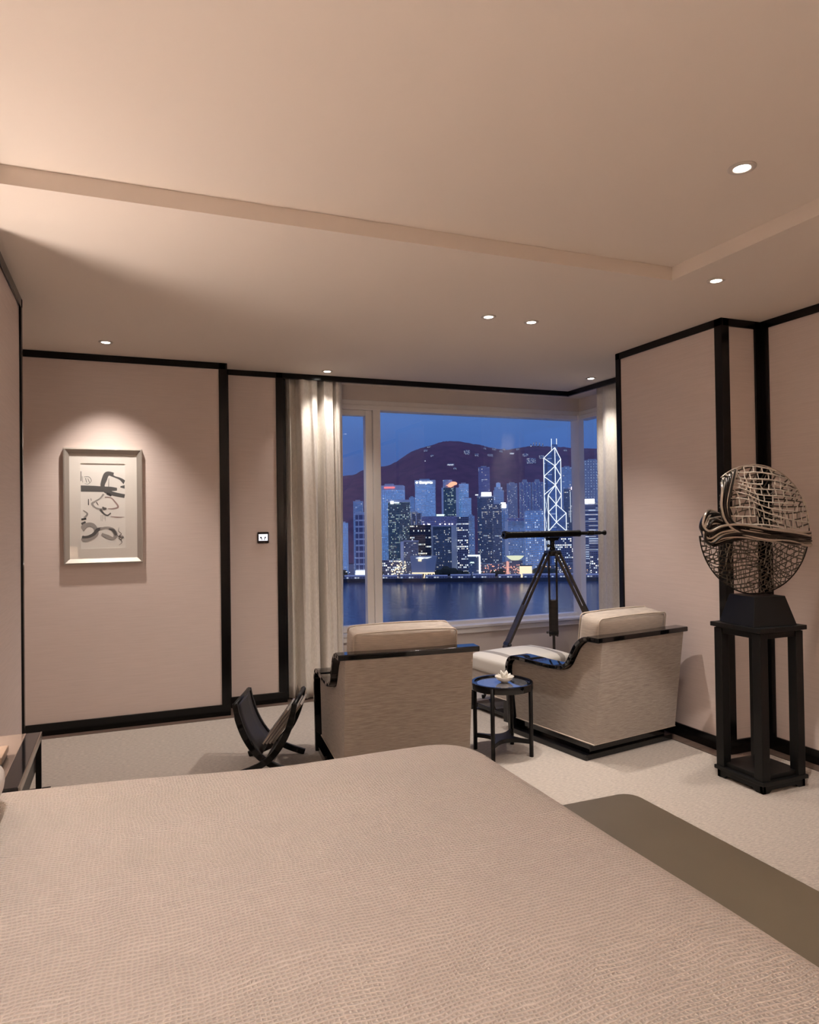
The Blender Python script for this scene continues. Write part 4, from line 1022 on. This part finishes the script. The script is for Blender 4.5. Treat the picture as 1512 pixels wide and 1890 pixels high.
    t, h = tower('office_tower', 'tower topped by an orange illuminated emblem', -44.4, 36.1, 1480, 40, 69.8, F_green); MB().box(-15, 4, 6, 30, h, h+17).build('roof_block', F_blue, t); MB().box(-18.05, -14, -.8, 0, 0, h).build('edge_column', C_crown, t); MB().box(12, 18.05, -.8, 0, 0, h).build('edge_column', C_crown, t)
    pts = [(-11, 4), (-6, 6), (-3, 9.5), (3, 12), (9, 11.5), (13, 9), (12, 5.5), (8, 4.5), (4, 2.5), (-1, 0), (-4, 1), (-7, 1.2), (-5, 3)]
    MB().prism([(x+2, z+h+.5) for x, z in pts], -1.6, -.8, 'y').build('sign', S_oran, t)
    tower('office_tower', 'slender light blue tower right of the orange emblem', -16.2, 20.5, 1500, 40, 78.3, F_lblue)
    tower('office_tower', 'light blue stepped tower before the slender one', -10.2, 19, 1470, 20, 47.5, F_lblue)
    # portal-shaped block
    t = thing('portal_block', 'purple-grey portal-shaped office block with recessed middle', 'building', tuple(CP3(-64.8, 1400, GZ)), -TH); h = 9.8-GZ
    MB().box(-34.8, 34.8, 0, 40, h-19, h).build('top_beam', F_purp, t); MB().box(24, 34.8, 0, 40, 0, h-19).build('right_leg', C_crown, t); MB().box(-18, -13, 0, 40, 0, h-19).build('left_leg', C_crown, t)
    MB().box(-13, 24, 12, 40, 0, h-19).build('recessed_wall', F_dark2, t); MB().box(-34.8, 34.8, -.8, 0, h-20, h-18.6).build('beam_edge', C_crown, t)
    MB().box(-5, 10, 3, 4, h+.5, h+4).build('sign', S_green, t)
    for x in (-30, -21, -19, 2, 12, 20, 26): MB().box(x-1.2, x+1.2, -.8, -.1, h-16.5, h-14.6).build('beam_light', S_white, t)
    tower('office_block', 'block with many bright warm window rows', -18, 23, 1380, 30, 7.9, F_lit, False)
    tower('office_tower', 'narrow pale tower dotted with small dark windows', -1.2, 12.6, 1390, 30, 9.9, F_blue)
    t = thing('waterfront_hall', 'dark waterfront hall outlined by a bright frame', 'building', tuple(CP3(3.2, 1300, GZ)), -TH); h = -65-GZ+2
    MB().box(-11, 9, 1, 25, 0, h-1).build('body', F_dark2, t); MB().box(-12, 11, -.5, 25, h-2, h).build('roof_edge', S_soft, t); MB().box(8.6, 11.2, -.6, 1, 2, h-2).build('light_post', S_white, t); MB().box(-7, -1, .2, 1, h-14, h-12).build('sign', S_green, t)
    t = thing('waterfront_hall', 'glowing hall on splayed legs at the waterfront', 'building', tuple(CP3(-90.5, 1300, GZ)), -TH); h = -66-GZ+2
    MB().prism([(-21, 9), (20, 9), (25, h), (-24, h)], 0, 25, 'y').build('body', mat('hall_metal', (.50, .55, .60), .5), t); MB().box(-21, 21, -.8, .2, 8, 10.5).build('floor_light', S_warm, t)
    for x in (-17, -13, 1, 5, 14): MB().prism([(x-1, 0), (x+1, 0), (x+3, 9), (x+1, 9)], 1, 4, 'y').build('splayed_leg', S_warm, t)
    MB().prism([(-14, h-3), (-6, h-1), (4, h-2), (16, h-1), (8, h-4), (2, h-3.5), (-4, h-6), (-8, h-4)], -1, -.2, 'y').build('sign', S_soft, t); MB().box(-9, -3, -1, -.2, h-9, h-5).build('sign', S_warm, t)
    tower('office_tower', 'tall purple tower behind with a lit roof line', 29.5, 26, 1640, 40, 123.3, F_purp)
    t, h = tower('office_tower', 'tower with a blazing white rectangular sign', 27.3, 32.2, 1420, 40, 47.4, F_dark2); crown(t, 32, 40, h-1, h+2, C_plain); MB().box(-8, 12, -2, -1, h+1.5, h+9).build('sign', S_white, t); MB().box(-20, -14, -2, -1, h+3, h+5.2).build('sign', S_soft, t)
    t, h = tower('stepped_tower', 'tower with a small stepped lantern top', 56.8, 21.5, 1500, 30, 63.2, F_blue, False); MB().box(-8, 8, 4, 26, h, h+7).build('roof_block', F_blue, t); MB().box(-4.5, 4.5, 8, 22, h+7, h+14).build('lantern', F_lblue, t); MB().lathe([(5, h+14), (4, h+16.5), (0, h+17.5)], 12, Matrix.Translation((0, 15, 0))).build('lantern_cap', C_crown, t)
    tower('office_block', 'dark tower below the stepped lantern top', 48.8, 17.7, 1380, 30, 32.1, F_dark2, False)
    t = thing('curved_tower', 'round-fronted tower with a bright double sign', 'building', tuple(CP3(64.9, 1440, GZ)), -TH); h = 33.2-GZ
    MB().prism([(-8+16*i/10, -6*math.sin(PI*i/10)) for i in range(11)]+[(8, 25), (-8, 25)], 0, h).build('body', F_blue, t); MB().box(-8, 4, -7.5, -6.6, h-8, h-1).build('sign', S_white, t); MB().box(-6.5, 3, -7.5, -6.6, h+.5, h+2.5).build('sign', S_white, t)
    tower('apartment_tower', 'stubby purple apartment block on the slope', 96.7, 24.3, 1700, 30, 87.6, F_res)
    for r, w, lb in ((124.3, 26.2, 'left of the twin apartment towers with warm window strips'), (152.9, 26.1, 'right of the twin apartment towers with warm window strips')):
        t, h = tower('apartment_tower', lb, r, w, 1660, 40, 87.3, F_res); MB().box(-w*.18, w*.18, 8, 24, h, h+7).build('lift_tower', C_plain, t)
        for x in (-.3, -.02, .26): MB().box(w*x-1.2, w*x+1.2, -1.2, 0, 0, h).build('bay_column', F_purp, t)
    # government block with the bowl
    t, h = tower('office_block', 'blue-grey block with fine vertical fins above the glowing bowl', 82.4, 38.3, 1380, 40, -1.9, F_blue, False)
    for i in range(20): MB().box(-12+i*1.55, -11.4+i*1.55, -.9, 0, h-9, h-.5).build('fin', C_plain, t)
    MB().box(-19.2, -13, -1, 0, 0, h).build('side_wall', C_crown, t); MB().box(-13, 19, 6, 30, h, h+6).build('roof_block', F_purp, t)
    t = thing('bowl_pavilion', 'pavilion with a glowing shallow bowl roof', 'building', tuple(CP3(78.7, 1310, GZ)), -TH); h = -69.2-GZ+3
    MB().lathe([(0, h-8), (7, h-7.4), (12, h-4.5), (16.5, h), (16, h), (0, h-1)], 40, Matrix.Translation((0, 17, 0))).build('bowl_roof', emit('bowl_glow', (.90, .95, .70), .62), t, smooth=True); MB().box(-13, 13, 8, 26, 0, h-8).build('body', F_dark2, t); MB().box(-16, -12, 6, 24, 0, h-10).build('side_wing', S_rose, t)
    t, h = tower('office_tower', 'white gridded tower right behind the telescope barrel', 118.2, 35.6, 1360, 40, 16.1, F_grid, False); MB().box(-15, 17, 4, 34, h, h+3).build('roof_plant', C_plain, t)
    t, h = tower('waterfront_shed', 'low shed floodlit orange beside the tripod leg', 96.4, 21.4, 1300, 18, -83.5, S_warm, False); MB().box(-11.5, 11.5, -1, 19, h, h+1.2).build('roof', C_darkp, t)
    tower('office_tower', 'tower with a bright roof bracket right of the braced tower', 216.1, 22.9, 1620, 40, 117.9, F_blue)[0]
    t, h = tower('office_tower', 'dark tower with a pink glowing sign beside the window post', 208.8, 31.1, 1500, 40, 63.9, F_dark2); MB().box(-2, 11, -2, -1, h-2, h+4).build('sign', S_pink, t); MB().box(-4.4, -3.2, -1, 0, h-70, h-6).build('light_strip', S_line2, t)
    tower('office_block', 'lower lit block at the foot of the braced tower', 182.3, 43.6, 1400, 40, -30, F_lit, False)
    tower('office_tower', 'tall dotted tower seen in the side window', 273.2, 35.8, 1620, 40, 132.5, F_dots)
    t, h = tower('office_tower', 'banded tower with a white sign seen in the side window', 243.6, 35.2, 1450, 40, 34, F_band, False); MB().box(-17, 2, -2, -1, h-3, h+6.5).build('sign', S_white, t)
    # towers just beyond what the window frames
    for r, w, d, zt, m, lb in ((-318, 26, 1440, 44, F_blue, 'blue tower behind the left curtain, nearest the window edge'), (-352, 30, 1390, 6, F_lit, 'lit block behind the left curtain'), (-395, 24, 1450, 58, F_lblue, 'tall pale tower behind the left curtain'), (-438, 36, 1400, -8, F_dark2, 'dark block behind the left curtain'), (-490, 28, 1440, 30, F_res, 'apartment tower far behind the left curtain'), (352, 30, 1440, 50, F_blue, 'blue tower behind the right column'), (398, 34, 1400, 4, F_lit, 'lit block behind the right column')):
        tower('office_tower', lb, r, w, d, 16, zt, m)
    # fillers along the shore
    for r, w, d, zt, m, lb in ((-153, 42.8, 1325, -72, F_lit, 'low bright pavilion left of the palm-lit forecourt'), (-199.2, 28.7, 1425, -23, F_blue, 'block half hidden behind the window mullion'), (35, 44.8, 1322, -80, F_dark2, 'low dark block among red lights'), (176.6, 43.6, 1312, -80, F_dark2, 'low block right of the tripod'), (-58.8, 27.1, 1425, -41, F_dark, 'dark block inside the portal-shaped block'), (-290, 40, 1400, 10, F_blue, 'tower hidden behind the left curtain'), (300, 40, 1420, -10, F_band, 'banded block behind the right curtain'), (232, 30, 1330, -60, F_lit, 'lit low block in the side window'), (140, 40, 1335, -84, F_dark2, 'low roofs behind the tripod head'), (70, 30, 1335, -78, F_dark2, 'low pink-lit block below the blue-grey fins')):
        tower('office_block', lb, r, w, d, 24, zt, m, False)
    # braced tower
    t = thing('braced_tower', 'glass tower outlined by white crossed light bracing and twin masts', 'building', tuple(CP3(171, 1480, GZ)), -TH)
    def poly_tower(plan, tops, name, m):
        b = MB(); A = [b.b.verts.new((x-171, y, 0)) for x, y in plan]; B = [b.b.verts.new((x-171, y, z-GZ)) for (x, y), z in zip(plan, tops)]; n = len(plan)
        for i in range(n): b.b.faces.new((A[i], A[(i+1) % n], B[(i+1) % n], B[i]))
        b.b.faces.new(A[::-1])
        for i in range(1, n-1): b.b.faces.new((B[0], B[i], B[i+1]))
        b.build(name, m, t)
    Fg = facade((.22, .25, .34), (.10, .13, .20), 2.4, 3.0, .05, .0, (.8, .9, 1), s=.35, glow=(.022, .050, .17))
    poly_tower([(149.8, 5), (171, -12), (184.6, 5), (171, 25)], [127.8, 147.5, 124.8, 140], 'upper_shaft', Fg)
    poly_tower([(156.6, -6), (171, -18), (171, 0), (156.6, 6)], [50.5, 70.9, 70.9, 50.5], 'lower_shaft', Fg)
    poly_tower([(171, -18), (193, -2), (193, 10), (171, 5)], [31.3, 13.1, 13.1, 31.3], 'lower_shaft', Fg)
    MB().box(-5, 6, -6, 6, 147.5-GZ-8, 147.5-GZ+7).build('mast_cradle', Fg, t)
    Lx, Cx, Rx, Lx2, Rx2 = (149.8, 4.4), (171, -13), (184.6, 4.4), (156.6, -7), (193, -3); C2 = (171, -19)
    def ln(a, za, b_, zb, r=.62, m=S_line):
        MB().tube([(a[0]-171, a[1], za-GZ), (b_[0]-171, b_[1], zb-GZ)], r, 6).build('light_bracing', m, t)
    ln(Lx, 127.8, Cx, 147.5); ln(Cx, 147.5, Rx, 124.8); ln(Lx, 127.8, Lx, -100); ln(Rx, 124.8, Rx, 18); ln(Cx, 147.5, Cx, 70); ln(C2, 70.9, C2, -5)
    for a, za, zc in ((Lx, 127.8, 109.5), (Rx, 124.8, 109.5), (Lx, 89.8, 109.5), (Rx, 89.1, 109.5), (Lx, 89.8, 70.9), (Rx, 89.1, 70.9), (Lx, 51.8, 70.9), (Rx, 50.1, 70.9)): ln(a, za, Cx, zc)
    for za, zc in ((50.5, 70.9), (50.5, 31.3), (15.9, 31.3), (15.9, -5.5), (-23.2, -5.5)): ln(Lx2, za, C2, zc)
    ln(Lx2, 50.5, Lx2, -60); ln(Rx2, 13.1, C2, 31.3); ln(Rx2, 13.1, C2, -5.5); ln(Rx2, -23.7, C2, -5.5); ln(Rx2, 13.1, Rx2, -40); ln(Rx, 50.1, C2, 31.3); ln(Rx2, 13.1, C2, 31.3)
    for za, zb in ((50, 10), (10, -30), (-30, -70)): ln(Lx, za, Lx2, zb, .4, S_line2); ln(Lx2, za, Lx, zb, .4, S_line2)
    for x in (-5.2, 5.2): ln((171+x, 0), 138, (171+x, 0), 167, .5)
    ln((165.8, 0), 153, (176.2, 0), 153, .5); ln((165.8, 0), 141, (176.2, 0), 153, .45); ln((165.8, 0), 153, (176.2, 0), 141, .45)
    # waterfront sheds, trees and lamps
    shed = mat('pier_roof', (.60, .64, .74), .6); shw = facade((.45, .46, .56), (.2, .2, .26), 5, 4, .25, .0, (1, .92, .8), s=.6)
    rng = random.Random(9)
    spec = [(-262, 40), (-212, 46), (-160, 44), (-112, 40), (-66, 40), (-22, 36), (20, 40), (66, 40), (112, 44), (160, 44), (208, 44), (256, 44)]
    for i, (r, w) in enumerate(spec):
        t = thing('pier_shed', 'long low pier shed on the far quay, %s from the left' % ORD[i], 'building', tuple(CP3(r, 1289, GZ)), -TH, 'pier sheds along the far quay')
        hh = rng.uniform(4.5, 6.5)
        MB().box(-w/2, w/2, 0, 9, 0, hh).build('body', shw, t); MB().prism([(-1, hh), (10, hh), (7, hh+1.8), (2, hh+1.8)], -w/2-.5, w/2+.5, 'x').build('roof', shed, t)
    leaf = mat('dark_foliage', (.045, .055, .04), .9)
    for i, (r, d, s) in enumerate(sorted([(-176, 1306, 11), (-61, 1304, 9), (-48, 1306, 12), (-36, 1305, 10), (-24, 1306, 8), (-12, 1303, 7), (40, 1306, 8), (52, 1306, 9), (118, 1306, 10), (130, 1307, 11), (144, 1306, 9), (-240, 1306, 9), (18, 1305, 6)])):
        t = thing('waterfront_tree', 'dark rounded tree behind the far quay, %s from the left' % ORD[i], 'tree', tuple(CP3(r, d, GZ)), -TH, 'trees along the far quay')
        m = MB(); q = bmesh.new(); bmesh.ops.create_icosphere(q, subdivisions=2, radius=1)
        rr = random.Random(i)
        mp = {v: m.b.verts.new((v.co.x*s*rr.uniform(.85, 1.15), v.co.y*s*.7, s*1.0+v.co.z*s*.75*rr.uniform(.85, 1.15))) for v in q.verts}
        for f in q.faces: m.b.faces.new([mp[v] for v in f.verts])
        q.free(); m.build('crown', leaf, t)
        MB().tube([(0, 0, 0), (0, 0, s*.8)], s*.06, 6).build('trunk', C_darkp, t)
    def lights(name, label, col_m, n, r0, r1, z0, z1, s0, s1, seed):
        m = MB(); rg = random.Random(seed)
        for _ in range(n):
            r, d, z, s = rg.uniform(r0, r1), rg.uniform(1299, 1312), rg.uniform(z0, z1), rg.uniform(s0, s1)
            M_ = Matrix.Translation(CP3(r, d, z))
            m.box(-s, s, -s, s, -s*.7, s*.7, M_ @ Matrix.Rotation(-TH, 4, 'Z'))
        o = m.build(name, col_m); tag(o, label, 'lights'); o['kind'] = 'stuff'
    lights('quay_lights', 'scattered white lamps along the far quay', emit('quay_white', (.95, .95, 1), 1.3), 90, -280, 280, GZ+1, GZ+14, .35, .9, 1)
    lights('street_lights', 'warm cluster of forecourt lamps at the quay, left', emit('quay_warm', (1, .80, .52), 1.3), 60, -150, -122, GZ+1, GZ+32, .5, 1.3, 2)
    lights('street_lights', 'red and orange traffic lights on the quay, centre', emit('quay_red', (1, .42, .32), .9), 80, 14, 92, GZ+2, GZ+24, .4, 1.2, 3)
    lights('street_lights', 'orange lamps on the quay right of the tripod', emit('quay_orange', (1, .62, .35), 1.0), 40, 130, 280, GZ+2, GZ+20, .4, 1.1, 4)
city()
